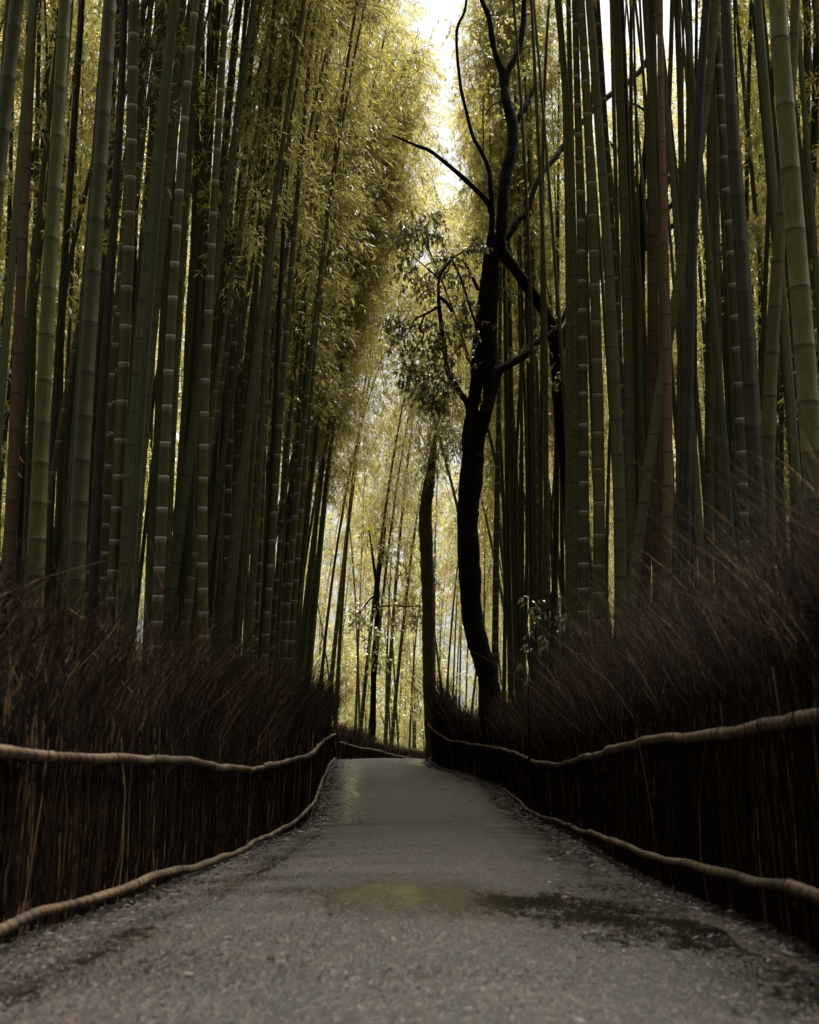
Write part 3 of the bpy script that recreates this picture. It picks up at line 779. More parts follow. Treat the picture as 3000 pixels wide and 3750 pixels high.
# traced culms: side, colour, white rings 0..1, width low, width high (photo px), [(x, y) photo px from high to low]
T = [
 ('L', 'g', 0, 62, 54, [(64, 0), (31, 330), (-5, 660), (-38, 1000), (-70, 1500), (-88, 2100)]),
 ('L', 't', 0, 44, 34, [(120, 0), (104, 410), (94, 730), (57, 1517), (50, 1698), (42, 1872), (31, 2043), (20, 2250)]),
 ('L', 'b', 0, 26, 18, [(205, 90), (155, 370), (124, 543), (54, 965), (12, 1176), (-40, 1500)]),
 ('L', 'g', 0, 63, 47, [(238, 0), (223, 261), (205, 671), (178, 1067), (157, 1632), (134, 2157)]),
 ('L', 'k', 0, 30, 26, [(299, 0), (278, 370), (257, 710), (232, 1025), (198, 1615), (176, 2043)]),
 ('L', 'o', 0, 22, 17, [(334, 0), (336, 212), (334, 470), (316, 664), (301, 905), (280, 1116), (262, 1500)]),
 ('L', 'g', 0, 66, 50, [(400, 0), (383, 287), (358, 706), (344, 911), (330, 1116), (308, 1510), (282, 2081)]),
 ('L', 'o', .35, 27, 18, [(433, 0), (414, 381), (403, 584), (385, 900), (344, 1543), (334, 1726), (320, 2070)]),
 ('L', 'k', 0, 40, 28, [(457, 0), (447, 317), (431, 635), (422, 790), (398, 1110), (372, 1575), (348, 2018)]),
 ('L', 'o', .9, 44, 44, [(490, 0), (485, 311), (477, 692), (473, 884), (461, 1248), (442, 1592), (417, 2084)]),
 ('L', 'o', 1, 37, 24, [(525, 0), (510, 300), (480, 600), (443, 850), (428, 1200), (400, 1700), (374, 2168)]),
 ('L', 'k', 0, 20, 15, [(585, 30), (549, 250), (523, 377), (514, 463), (500, 800), (480, 1400)]),
 ('L', 'o', 0, 34, 32, [(606, 0), (592, 153), (575, 306), (557, 500), (537, 720), (505, 1100), (470, 1600)]),
 ('L', 'g', 0, 22, 16, [(578, 60), (570, 257), (552, 456), (537, 659), (520, 900), (500, 1300)]),
 ('L', 'b', 0, 41, 30, [(637, 0), (625, 122), (592, 410), (563, 696), (531, 986), (501, 1285), (477, 1730), (449, 2159)]),
 ('L', 'l', 0, 42, 29, [(700, 0), (679, 162), (639, 482), (603, 802), (570, 1134), (525, 1630), (487, 2103)]),
 ('L', 'o', 1, 43, 30, [(715, 0), (700, 153), (670, 488), (645, 832), (627, 1164), (604, 1636), (579, 2199)]),
 ('L', 'g', 0, 34, 28, [(743, 0), (735, 85), (710, 344), (690, 607), (669, 874), (657, 1025), (632, 1500), (615, 1900)]),
 ('L', 'k', 0, 24, 18, [(738, 0), (741, 237), (741, 355), (737, 520), (718, 709), (700, 1000), (680, 1500)]),
 ('L', 'g', .2, 27, 22, [(722, 250), (716, 466), (716, 706), (712, 826), (700, 1100), (672, 1600), (655, 2050)]),
 ('L', 'g', 0, 25, 17, [(785, 0), (768, 320), (752, 546), (733, 778), (715, 1128), (690, 1600)]),
 ('L', 'o', 0, 26, 21, [(803, 0), (797, 108), (780, 403), (754, 706), (742, 1086), (725, 1500), (712, 1900)]),
 ('L', 'o', 1, 38, 25, [(829, 0), (813, 228), (796, 529), (778, 826), (763, 1113), (746, 1528), (743, 1797), (743, 2173)]),
 ('L', 'o', 0, 32, 30, [(874, 0), (865, 123), (841, 401), (814, 600), (790, 900), (772, 1300), (757, 1600), (735, 2000)]),
 ('L', 'b', 0, 39, 25, [(933, 0), (903, 188), (865, 426), (829, 673), (799, 920), (787, 1110), (707, 1549), (674, 1803), (632, 2187)]),
 ('L', 'l', 0, 24, 18, [(960, 0), (942, 70), (910, 290), (886, 403), (845, 700), (815, 1100), (775, 1600), (760, 2100)]),
 ('L', 'k', 0, 19, 12, [(1018, 20), (987, 94), (943, 261), (909, 449), (880, 650), (850, 1000), (815, 1500), (790, 2000)]),
 ('L', 'b', 0, 24, 15, [(1105, 0), (1091, 170), (1067, 414), (1041, 657), (1024, 784), (1000, 1086), (965, 1500), (930, 2000)]),
 ('L', 'o', 1, 20, 15, [(1092, 60), (1062, 316), (1039, 500), (1022, 689), (992, 986), (974, 1188), (950, 1500), (930, 2000)]),
 ('L', 'o', 1, 19, 10, [(1150, 600), (1128, 900), (1110, 1300), (1090, 1653), (1075, 1868), (1062, 2074), (1056, 2200)]),
 ('L', 'o', 1, 28, 17, [(905, 450), (880, 800), (860, 1200), (842, 1600), (837, 1815), (833, 1989), (835, 2152)]),
 ('L', 'g', 0, 25, 17, [(905, 400), (880, 700), (845, 1200), (825, 1587), (810, 1956), (799, 2130)]),
 ('L', 'o', 1, 27, 15, [(1010, 700), (985, 1188), (970, 1500), (952, 1959), (943, 2135), (938, 2220)]),
 ('L', 'b', 0, 29, 17, [(1030, 250), (1010, 450), (985, 800), (960, 1100), (930, 1601), (916, 1766), (886, 2156)]),
 ('L', 'g', 0, 28, 16, [(1000, 800), (975, 1250), (956, 1610), (945, 1834), (923, 2143)]),
 ('L', 'k', 0, 27, 14, [(1060, 500), (1030, 1000), (1004, 1566), (994, 1834), (978, 2098)]),
 ('L', 't', 0, 10, 7, [(945, 1400), (933, 1700), (923, 1848), (905, 2109), (898, 2230)]),
 ('L', 'g', 0, 16, 10, [(1060, 700), (1035, 1150), (1018, 1521), (1008, 1872), (1001, 2039)]),
 ('L', 'o', 0, 21, 13, [(1140, 500), (1100, 1000), (1058, 1590), (1044, 1754), (1029, 2067)]),
 ('L', 't', 0, 13, 9, [(255, 1000), (247, 1500), (243, 1886), (237, 2091)]),
 ('L', 'b', 0, 27, 20, [(135, 640), (128, 900), (115, 1507), (104, 1747), (94, 1980), (88, 2150)]),
 ('L', 'g', 0, 28, 18, [(270, 900), (223, 1580), (214, 1893), (205, 1990)]),
 ('L', 'g', 0, 19, 13, [(262, 1000), (233, 1629), (226, 1827), (223, 2018)]),
 ('L', 'o', 0, 22, 17, [(25, 0), (16, 143), (5, 420), (-12, 900), (-30, 1600)]),
 ('L', 'g', 0, 24, 17, [(40, 640), (28, 1000), (10, 1400), (2, 1515), (-10, 1900)]),
 ('L', 'k', 0, 26, 20, [(105, 1100), (82, 1550), (75, 1850), (66, 2100)]),
 ('R', 'g', 0, 18, 13, [(1947, 0), (1956, 202), (1970, 487), (1982, 687), (1990, 1000), (2000, 1500)]),
 ('R', 'g', 0, 16, 12, [(2012, 0), (2004, 129), (1996, 243), (1992, 417), (1989, 591), (1986, 1000), (1985, 1500)]),
 ('R', 'g', 0, 17, 11, [(1881, 0), (1903, 278), (1919, 574), (1930, 730), (1942, 1100), (1955, 1700)]),
 ('R', 'o', .8, 15, 11, [(1920, 250), (1937, 543), (1943, 710), (1950, 1000), (1958, 1500)]),
 ('R', 'g', 0, 30, 27, [(2044, 0), (2058, 174), (2081, 440), (2091, 710), (2101, 977), (2108, 1400), (2107, 1900)]),
 ('R', 'o', .2, 29, 20, [(2050, 0), (2075, 600), (2087, 1158), (2083, 1400), (2081, 1565), (2083, 1951), (2084, 2117)]),
 ('R', 'g', 0, 24, 20, [(2083, 0), (2086, 224), (2093, 442), (2099, 700), (2106, 1200), (2108, 1800)]),
 ('R', 'o', 1, 41, 24, [(2105, 0), (2110, 228), (2122, 630), (2127, 890), (2134, 1264), (2139, 1610), (2141, 1830), (2137, 2225)]),
 ('R', 'o', .55, 46, 32, [(2128, 0), (2140, 256), (2159, 570), (2178, 1028), (2190, 1590), (2197, 1971), (2193, 2206)]),
 ('R', 'l', 0, 48, 33, [(2161, 0), (2178, 247), (2201, 525), (2220, 799), (2241, 1203), (2259, 1589), (2270, 1949), (2271, 2170)]),
 ('R', 'o', 1, 31, 22, [(2186, 0), (2203, 256), (2222, 536), (2240, 850), (2283, 1568), (2296, 1903), (2304, 2199)]),
 ('R', 'g', 0, 21, 15, [(2240, 0), (2248, 379), (2258, 677), (2265, 1068), (2275, 1500), (2282, 1950)]),
 ('R', 'g', 0, 39, 33, [(2251, 0), (2263, 271), (2284, 687), (2296, 1095), (2306, 1608), (2316, 2050)]),
 ('R', 'k', 0, 20, 15, [(2277, 0), (2284, 212), (2293, 348), (2302, 700), (2318, 1300)]),
 ('R', 't', 0, 28, 22, [(2383, 0), (2387, 323), (2389, 664), (2386, 1107), (2391, 1324), (2393, 1500), (2398, 1900)]),
 ('R', 'k', 0, 22, 17, [(2396, 0), (2403, 363), (2410, 754), (2420, 1000), (2430, 1500), (2436, 2000)]),
 ('R', 't', 0, 41, 23, [(2417, 0), (2420, 294), (2428, 796), (2440, 1134), (2446, 1580), (2446, 1852), (2440, 2150)]),
 ('R', 't', 0, 24, 18, [(2463, 0), (2459, 184), (2451, 405), (2441, 619), (2430, 900), (2415, 1400)]),
 ('R', 'g', 0, 29, 25, [(2477, 0), (2487, 278), (2499, 614), (2503, 1000), (2505, 1500), (2510, 2050)]),
 ('R', 'g', 0, 34, 29, [(2518, 0), (2527, 292), (2523, 657), (2518, 900), (2508, 1300), (2505, 2050)]),
 ('R', 'k', 0, 50, 34, [(2590, 0), (2569, 299), (2546, 734), (2531, 1037), (2521, 1324), (2513, 1724), (2505, 1990)]),
 ('R', 'l', 0, 41, 32, [(2622, 0), (2612, 139), (2588, 407), (2530, 720), (2501, 905), (2470, 1164), (2416, 1418), (2368, 1792), (2335, 2021)]),
 ('R', 'g', 0, 38, 31, [(2614, 0), (2608, 200), (2603, 600), (2602, 1046), (2598, 1405), (2594, 1742), (2592, 2049)]),
 ('R', 'o', 1, 39, 32, [(2619, 0), (2637, 270), (2657, 624), (2679, 983), (2700, 1320), (2718, 1787), (2722, 1931)]),
 ('R', 'k', 0, 57, 42, [(2659, 0), (2677, 341), (2701, 697), (2724, 1043), (2744, 1373), (2771, 1830)]),
 ('R', 'o', .9, 19, 16, [(2751, 0), (2743, 336), (2737, 631), (2735, 1000), (2738, 1500)]),
 ('R', 'o', .9, 19, 14, [(2880, 0), (2868, 700), (2862, 1365), (2861, 1600), (2861, 1826)]),
 ('R', 'k', 0, 16, 13, [(2787, 0), (2784, 303), (2788, 678), (2784, 856), (2785, 1300), (2788, 1700)]),
 ('R', 'g', 0, 20, 15, [(2838, 0), (2830, 313), (2816, 647), (2800, 1100), (2780, 1600)]),
 ('R', 'l', 0, 82, 70, [(2852, 0), (2859, 143), (2883, 414), (2906, 678), (2929, 938), (2941, 1200), (2966, 1454), (2985, 1750)]),
 ('R', 'o', 0, 56, 37, [(2913, 0), (2908, 120), (2890, 450), (2852, 823), (2838, 1116), (2813, 1537), (2809, 1805)]),
 ('R', 'k', 0, 17, 13, [(2938, 0), (2930, 313), (2925, 407), (2915, 800), (2905, 1400)]),
 ('R', 'g', 0, 33, 28, [(2958, 0), (2958, 348), (2953, 630), (2952, 1000), (2958, 1500)]),
 ('R', 'k', 0, 34, 29, [(2991, 0), (2988, 348), (2979, 633), (2971, 757), (2955, 1200), (2940, 1650)]),
 ('R', 'o', 1, 24, 13, [(1834, 900), (1832, 1100), (1828, 1400), (1824, 1688), (1819, 1879), (1816, 2194)]),
 ('R', 'g', 0, 14, 10, [(1815, 1200), (1828, 1500), (1840, 1761), (1849, 1987), (1850, 2217)]),
 ('R', 'o', 0, 20, 13, [(1845, 900), (1852, 1300), (1856, 1604), (1859, 1983), (1863, 2150)]),
 ('R', 'g', 0, 26, 15, [(1862, 900), (1868, 1300), (1873, 1594), (1880, 1935), (1886, 2133)]),
 ('R', 'b', 0, 14, 10, [(1912, 1100), (1899, 1521), (1892, 1650), (1888, 1900)]),
 ('R', 't', 0, 11, 7, [(1908, 1600), (1904, 1917), (1904, 2036), (1903, 2217)]),
 ('R', 'g', 0, 15, 10, [(1900, 1000), (1910, 1563), (1913, 1914), (1913, 2196)]),
 ('R', 'l', 0, 16, 8, [(1910, 1200), (1925, 1535), (1932, 1942), (1928, 2150)]),
 ('R', 'k', 0, 20, 14, [(1930, 1100), (1939, 1535), (1944, 1863), (1948, 2168)]),
 ('R', 'g', 0, 24, 16, [(1955, 1000), (1970, 1543), (1981, 1893), (1990, 2210)]),
 ('R', 'g', 0, 23, 15, [(1990, 900), (1998, 1524), (2002, 1876), (2006, 2150)]),
 ('R', 't', 0, 11, 8, [(2033, 1600), (2023, 1848), (2014, 1963), (2008, 2150)]),
 ('R', 'k', 0, 24, 17, [(2041, 1200), (2040, 1653), (2037, 1963), (2032, 2150)]),
 ('R', 'b', 0, 17, 11, [(2050, 1250), (2057, 1674), (2059, 1983), (2062, 2200)]),
 ('R', 'l', 0, 26, 16, [(2128, 1500), (2116, 1800), (2108, 1970), (2097, 2147), (2088, 2280)]),
 ('R', 't', 0, 15, 10, [(2262, 900), (2245, 1300), (2235, 1570), (2223, 1917), (2221, 2230)]),
 ('R', 't', 0, 26, 16, [(2312, 400), (2322, 700), (2338, 965), (2359, 1255), (2366, 1400), (2370, 1650)]),
 ('R', 't', 0, 34, 24, [(2400, 1250), (2406, 1600), (2408, 1730), (2410, 1925), (2408, 2108)]),
 ('R', 't', 0, 35, 24, [(2385, 1500), (2380, 1800), (2375, 1933), (2369, 2085)]),
 ('R', 't', 0, 19, 13, [(2492, 1000), (2489, 1330), (2487, 1543), (2483, 1840)]),
 ('R', 'o', 0, 36, 24, [(2622, 700), (2628, 1100), (2631, 1373), (2643, 1698), (2653, 2004)]),
 ('R', 'k', 0, 31, 20, [(2655, 800), (2675, 1426), (2684, 1673), (2686, 1850)]),
 ('R', 'k', 0, 26, 18, [(2546, 900), (2543, 1377), (2541, 1710), (2539, 2010)]),
 ('R', 'g', 0, 25, 17, [(2914, 1000), (2917, 1432), (2917, 1637), (2917, 1800)]),
 ('R', 'k', 0, 25, 18, [(2318, 900), (2328, 1300), (2330, 1552), (2332, 1823)]),
 ('R', 'g', 0, 19, 13, [(2338, 900), (2347, 1438), (2351, 1600), (2356, 1750)]),
]

COLNAME = {'g': 'green', 'b': 'blue-green', 'o': 'olive', 'l': 'pale green', 'k': 'dark', 't': 'tan dead'}
ORD = ['first', 'second', 'third', 'fourth', 'fifth', 'sixth', 'seventh', 'eighth', 'ninth', 'tenth', 'eleventh', 'twelfth', 'thirteenth', 'fourteenth']


def wclass(w):
    return 'thick' if w >= 38 else 'medium' if w >= 22 else 'slender'


classes = {}
for i, (sd, c, rg_, wl, wh, pts) in enumerate(T):
    tot = 1.02 * 1
    p_ = sorted(pts, key=lambda q: q[1])
    xm = float(np.interp(1300, [q[1] for q in p_], [q[0] for q in p_]))
    classes.setdefault((sd, c, rg_ > .5, wclass(wl)), []).append((xm, i))
LABEL = {}
for (sd, c, rg_, wc), lst in classes.items():
    lst.sort()
    for k, (xm, i) in enumerate(lst):
        what = f"{wc} {COLNAME[c]} bamboo" + (' with white rings' if rg_ else '')
        side = 'left' if sd == 'L' else 'right'
        if len(lst) == 1:
            lab = f"the one {what} in the front stand {side} of the path"
        else:
            lab = f"{what}, {ORD[k]} such from the photo's left edge, {side} of path" if sd == 'L' else f"{what}, {ORD[k]} such from the path outward, right side"
        LABEL[i] = lab

for i, (sd, c, rg_, wl, wh, pts) in enumerate(T):
    D = (.118 + .020 * random.random()) * (1.0 if wl > 30 else (.82 if wl > 20 else .62 if wl > 14 else .50))
    pl = sorted(pts, key=lambda q: -q[1])           # low (large y) first
    d = F * D / wl
    lowx = pl[0][0]
    for _ in range(60):                             # push back until it clears the fence
        X = at(lowx, pl[0][1], d)[0]
        e = edge_x(d, sd == 'R')
        if (sd == 'L' and X < e - .62) or (sd == 'R' and X > e + .62): break
        d += .35
    d += .02 * (i % 7)
    if sd == 'R' and pl[-1][1] >= 800 and lowx < 2070: d = max(d, 26.6 + .35 * (i % 4))
    elif d > 27: d = 27 - .3 * (i % 5)
    W = np.array([at(x, y, d) for x, y in pl])
    xs, zs = W[:, 0], W[:, 2]
    o = np.argsort(zs); xs, zs = xs[o], zs[o]
    deg = min(3, len(xs) - 1)
    zc, zsc = zs.mean(), max(zs.std(), .3)
    pf = np.polyfit((zs - zc) / zsc, xs, deg)
    dp = np.polyder(pf)
    ev = lambda z: np.polyval(pf, (np.asarray(z) - zc) / zsc)
    sl0 = float(np.clip(np.polyval(dp, (zs[0] - zc) / zsc) / zsc, -.22, .22))
    sl1 = float(np.clip(np.polyval(dp, (zs[-1] - zc) / zsc) / zsc, -.20, .20))
    x0_, x1_ = float(ev(zs[0])), float(ev(zs[-1]))
    gz = float(ground_z(x0_ - sl0 * zs[0], d))
    r_lo = wl / F * d / 2; r_hi = wh / F * d / 2
    ftop = CAMZ + d * .632
    lean = sl1 - (.03 if sd == 'R' else -.03) * 0
    cs = max(6.0, ftop + .45) if d < 25 else (zs[-1] + 1.0 if d > 26.5 and sd == 'R' else 12.0)
    Hc = 7.0 * random.uniform(.9, 1.1)
    ztip = cs + Hc
    ph = random.random() * 6
    def cx(z, zs=zs, ev=ev, sl0=sl0, sl1=sl1, x0_=x0_, x1_=x1_, d=d, ph=ph, sd=sd):
        z = np.asarray(z, dtype=float)
        m = ev(np.clip(z, zs[0], zs[-1]))
        below = x0_ + sl0 * (z - zs[0]); above = x1_ + sl1 * (z - zs[-1])
        x = np.where(z < zs[0], below, np.where(z > zs[-1], above, m))
        return x, d + .03 * np.sin(z * .5 + ph)
    zl, zh = zs[0], zs[-1]
    def rz(z, zl=zl, zh=zh, r_lo=r_lo, r_hi=r_hi, ztip=ztip):
        z = np.asarray(z)
        if zh - zl < 1: zh = zl + 1
        k = r_lo + (r_hi - r_lo) * (z - zl) / (zh - zl)
        k = np.clip(k, .25 * r_hi, r_lo * 1.12)
        t = np.clip((z - zh) / max(ztip - zh, 1), 0, 1)
        return np.where(z > zh, r_hi * (1 - .85 * t), k)
    root = empty('bamboo', (float(cx(gz)[0]), d, gz))
    tag(root, LABEL[i], 'bamboo', 'bamboo culms of the front stands')
    V, Fq, bl, nd_ = culm_mesh(cx, gz - .05, ztip, rz, .30 * D / .12, 16, rg_, 1.0 if d < 11 else 1.7)
    mesh_np('culm', V - np.array(root.location), Fq, M[c], root, {'bloom': bl, 'node': nd_}, smooth=True)
    if c != 't' or i % 3 == 0:
        base = np.array([float(cx(cs)[0]), float(cx(cs)[1]), cs])
        rot = (0, math.atan(sl1), 0)
        rz_ = random.random() * 6.28
        q = Matrix.Rotation(math.atan(sl1), 4, 'Y') @ Matrix.Rotation(rz_, 4, 'Z')
        e = q.to_euler()
        k = random.randrange(4)
        s_ = Hc / 7.0 * (.85 if wl < 20 else 1.0)
        for nm, me in zip(('branchwork', 'foliage'), CROWN[k]):
            link(nm, me, root, tuple(base - np.array(root.location)), e, (s_, s_, Hc / 7.0))

# farther stands: whole bamboos, copied
MATS = ['g', 'o', 'g', 'b', 'o', 'l', 'l', 'g', 't']


def plant(x, d, lean_az, sc, label, group, v=None, mat=None):
    v = random.randrange(7) if v is None else v
    mat = random.choice(MATS) if mat is None else mat
    root = empty('bamboo', (x, d, float(ground_z(x, d))))
    root.rotation_euler = (random.gauss(0, .012), random.gauss(0, .012), lean_az)
    root.scale = (sc, sc, sc * random.uniform(.95, 1.08))
    tag(root, label, 'bamboo', group)
    link('culm', whole_culm(v, mat), root)
    link('branchwork', WHOLE[v][4], root)
    link('foliage', WHOLE[v][5], root)
    return root


def spread(n, fn, mind):
    got = []
    tries = 0
    while len(got) < n and tries < n * 200:
        tries += 1
        p_ = fn()
        if all((p_[0] - q[0]) ** 2 + (p_[1] - q[1]) ** 2 * .5 > mind ** 2 for q in got):
            got.append(p_)
    return got


def zoneA():
    d = random.uniform(15, 33); return (float(edge_x(d, False)) - .6 - 3.2 * random.random() ** 1.3, d)
def zoneB():
    d = random.uniform(27, 50); return (float(edge_x(min(d, 27), True)) + .75 + (0 if d < 27 else .9) + 3.6 * random.random() ** 1.3 + max(0, d - 30) * .12, d)
def zoneC():
    d = random.uniform(50, 74); return (random.uniform(-6, 7.5), d)
def zoneD():
    d = random.uniform(13, 34); return (float(edge_x(d, False)) - 4.2 - 6.5 * random.random(), d)
def zoneE():
    d = random.uniform(13, 34); return (float(edge_x(min(d, 27), True)) + 4.4 + 6.5 * random.random(), d)


for x, d in spread(64, zoneA, .33):
    for _ in range(12):
        v, az, sc = (random.choice([0, 1, 2, 3, 5, 5, 1]) if d > 23 else random.choice([7, 8, 9])), random.gauss(0, .45), random.uniform(.85, 1.12) * (1.0 if d < 24 else 1.22)
        if x + sc * (SPECS[v][2] * SPECS[v][0] + SPECS[v][3]) * math.cos(az) < (-.3 if d < 22 else .0 if d < 27 else .7 if d < 34 else 1.4): break
    else:
        v = 4 if d > 23 else 7
    plant(x, d, az, sc, 'slender bamboo arching over the path in the receding row along the far left fence', 'bamboos receding along the left fence', v=v)
for k in range(11):
    d = (27.5 + k * .9 if k < 4 else 35 + (k - 4) * 2.1) + random.random() * .5
    plant(float(edge_x(d, False)) - .7 - 1.2 * random.random(), d, random.gauss(0, .25), random.uniform(1.2, 1.42), 'tall far bamboo on the left whose drooping tip closes the gap over the path', 'arching bamboos left of the crest', v=random.choice([2, 4, 6] if k < 4 else [2, 6, 0]), mat=random.choice('glo'))
for k in range(7):
    d = 30 + k * 2.2 + random.random()
    plant(float(edge_x(d, True)) + 1.2 + 1.3 * random.random(), d, math.pi + random.gauss(0, .25), random.uniform(1.2, 1.42), 'tall far bamboo on the right whose drooping tip closes the gap over the path', 'arching bamboos right of the crest', v=random.choice([0, 5, 1, 2]), mat=random.choice('glo'))
for x, d in spread(34, zoneB, .42):
    plant(x, d, math.pi + random.gauss(0, .5), random.uniform(1.0, 1.3), 'slender bamboo in the receding row behind the two tree trunks right of the path', 'bamboos receding along the right fence', v=random.choice([0, 2, 4, 4, 6, 2]))
for x, d in spread(52, zoneC, .5):
    plant(x, d, random.random() * 6.28, random.uniform(.95, 1.25), 'thin distant bamboo in the sunlit stand closing the end of the path', 'bamboos closing the end of the path', v=random.choice([0, 2, 4, 6, 2]), mat=random.choice('glgloglb'))
for x, d in spread(13, zoneD, .9):
    plant(x, d, random.random() * 6.28, random.uniform(.9, 1.15), 'slender bamboo glimpsed deep in the grove between the thick culms on the left', 'bamboos deep in the left grove')
for x, d in spread(13, zoneE, .9):
    plant(x, d, random.random() * 6.28, random.uniform(.9, 1.15), 'slender bamboo glimpsed deep in the grove between the thick culms on the right', 'bamboos deep in the right grove')

# the rest of the grove, far beyond counting: one mass of culms, branches and leaves
lvs, cul = [], MB()
off = 0
def mass_spot():
    a = random.random()
    if a < .36: d = 14 + 48 * random.random() ** 1.35; return (float(edge_x(min(d, 27), False)) - 4.6 - 13 * random.random() ** 1.2 - max(0, d - 30) * .02, d)
    if a < .72: d = 14 + 48 * random.random() ** 1.35; return (float(edge_x(min(d, 27), True)) + 4.8 + 13 * random.random() ** 1.2 + max(0, d - 30) * .02, d)
    if a < .78: return (random.uniform(-7, 9), random.uniform(59, 80))
    if a < .87: return (random.uniform(-14, 17), random.uniform(74, 98))
    # the grove goes on beside and behind the photographer
    d = random.uniform(-22, 5); sgn = random.choice((-1, 1)); return (sgn * random.uniform(2.3, 10), d)
LV, LF_, LT = [], [], []
for x, d in spread(740, mass_spot, .66) + [(5.2 + 5.0 * ((k * .618) % 1), 19.03 + k * .9) for k in range(14)] + [(-5.2 - 5.0 * ((k * .618) % 1), 18.03 + k * 1.1) for k in range(10)]:
    H = random.uniform(14, 19) if not (d > 58 and -7 < x < 9 and d < 80) else random.uniform(5, 8); gz = float(ground_z(x, d)); az = random.random() * 6.28; ln = random.uniform(.2, 1.8)
    def ax(h, x=x, d=d, H=H, gz=gz, az=az, ln=ln):
        return np.stack([x + ln * h ** 2.4 * math.cos(az), d + ln * h ** 2.4 * math.sin(az), gz + h * H], -1)
    hh = np.linspace(0, 1, 9)
    cul.tube(ax(hh), np.linspace(.055, .008, 9), 6, random.random() * .7, cap=False)
    br, lf = crown_arrays(ax, H, 48, 9, 7, 1.9, .165, .19, random.uniform(.0, .12) if d > 58 else (.46 if abs(abs(x) - 7.7) < 2.6 and d < 33 and int(round((d % 1) * 100)) % 10 == 3 else random.uniform(.12, .36)))
    LV.append(lf[0]); LF_.append(lf[1] + off); LT.append(lf[2]); off += len(lf[0])
# bare lower culms of bamboos whose crowns stand far above the frame
for k in range(90):
    sgn = 1 if k % 2 else -1
    d = 13 + 13 * ((k * .6180) % 1)
    x = float(edge_x(d, sgn > 0)) + sgn * (1.6 + 4.6 * ((k * .7549) % 1))
    gz = float(ground_z(x, d)); hh = np.linspace(0, 1, 12)
    bx = -sgn * random.uniform(.0, .9)
    cul.tube(np.stack([x + bx * hh ** 1.6, d + 0 * hh, gz + hh * 18], -1), np.linspace(.052, .018, 12), 8, random.random() * .6, cap=False)
thick = cul.build('bamboo_thicket', tone_mat('thicket_culms', [(0, (.05, .055, .025)), (1, (.13, .135, .07))]), None)
tag(thick, 'mass of far bamboo filling the grove behind the nearer culms', 'bamboo grove', kind='stuff')
lo = mesh_np('leaf_mass', np.concatenate(LV), np.concatenate(LF_), M['leaf'], thick, {'tone': np.concatenate(LT)})
del LV, LF_, LT

# ------------------------------------------------------------------ trees
def limb(name, mat, parent, d, pts, off0, dd=None, sides=12, rough=.05, down=0.0):
    """pts: (x, y, width) in photo px at distance d (dd: per-point distance offsets)"""
    n = len(pts)
    dd = dd or [0] * n
    W = np.array([at(x, y, d + e) + (w / F * (d + e) / 2,) for (x, y, w), e in zip(pts, dd)])
    if down:
        W = np.vstack([W[0] + np.array([0, 0, -down, W[0][3] * .25]), W])
    k = max(14, n * 9)
    Q = smooth_pts(W, k)
    s = np.arange(k)
    rad = np.maximum(Q[:, 3], .003) * (1 + rough * (np.sin(s * .31 + pts[0][0]) * .8 + np.sin(s * .83 + pts[0][1]) * .6) + rough * RNG.normal(0, .22, k))
    C_ = Q[:, :3].copy()
    C_[:, :2] += (np.sin(s * .23 + pts[0][1]) * .05)[:, None] * rad[:, None] + RNG.normal(0, .025, (k, 2)) * rad[:, None]
    mb = MB(); mb.tube(C_ - off0, rad, sides, .35 + .25 * RNG.random(k))
    return mb.build(name, mat, parent), C_, rad


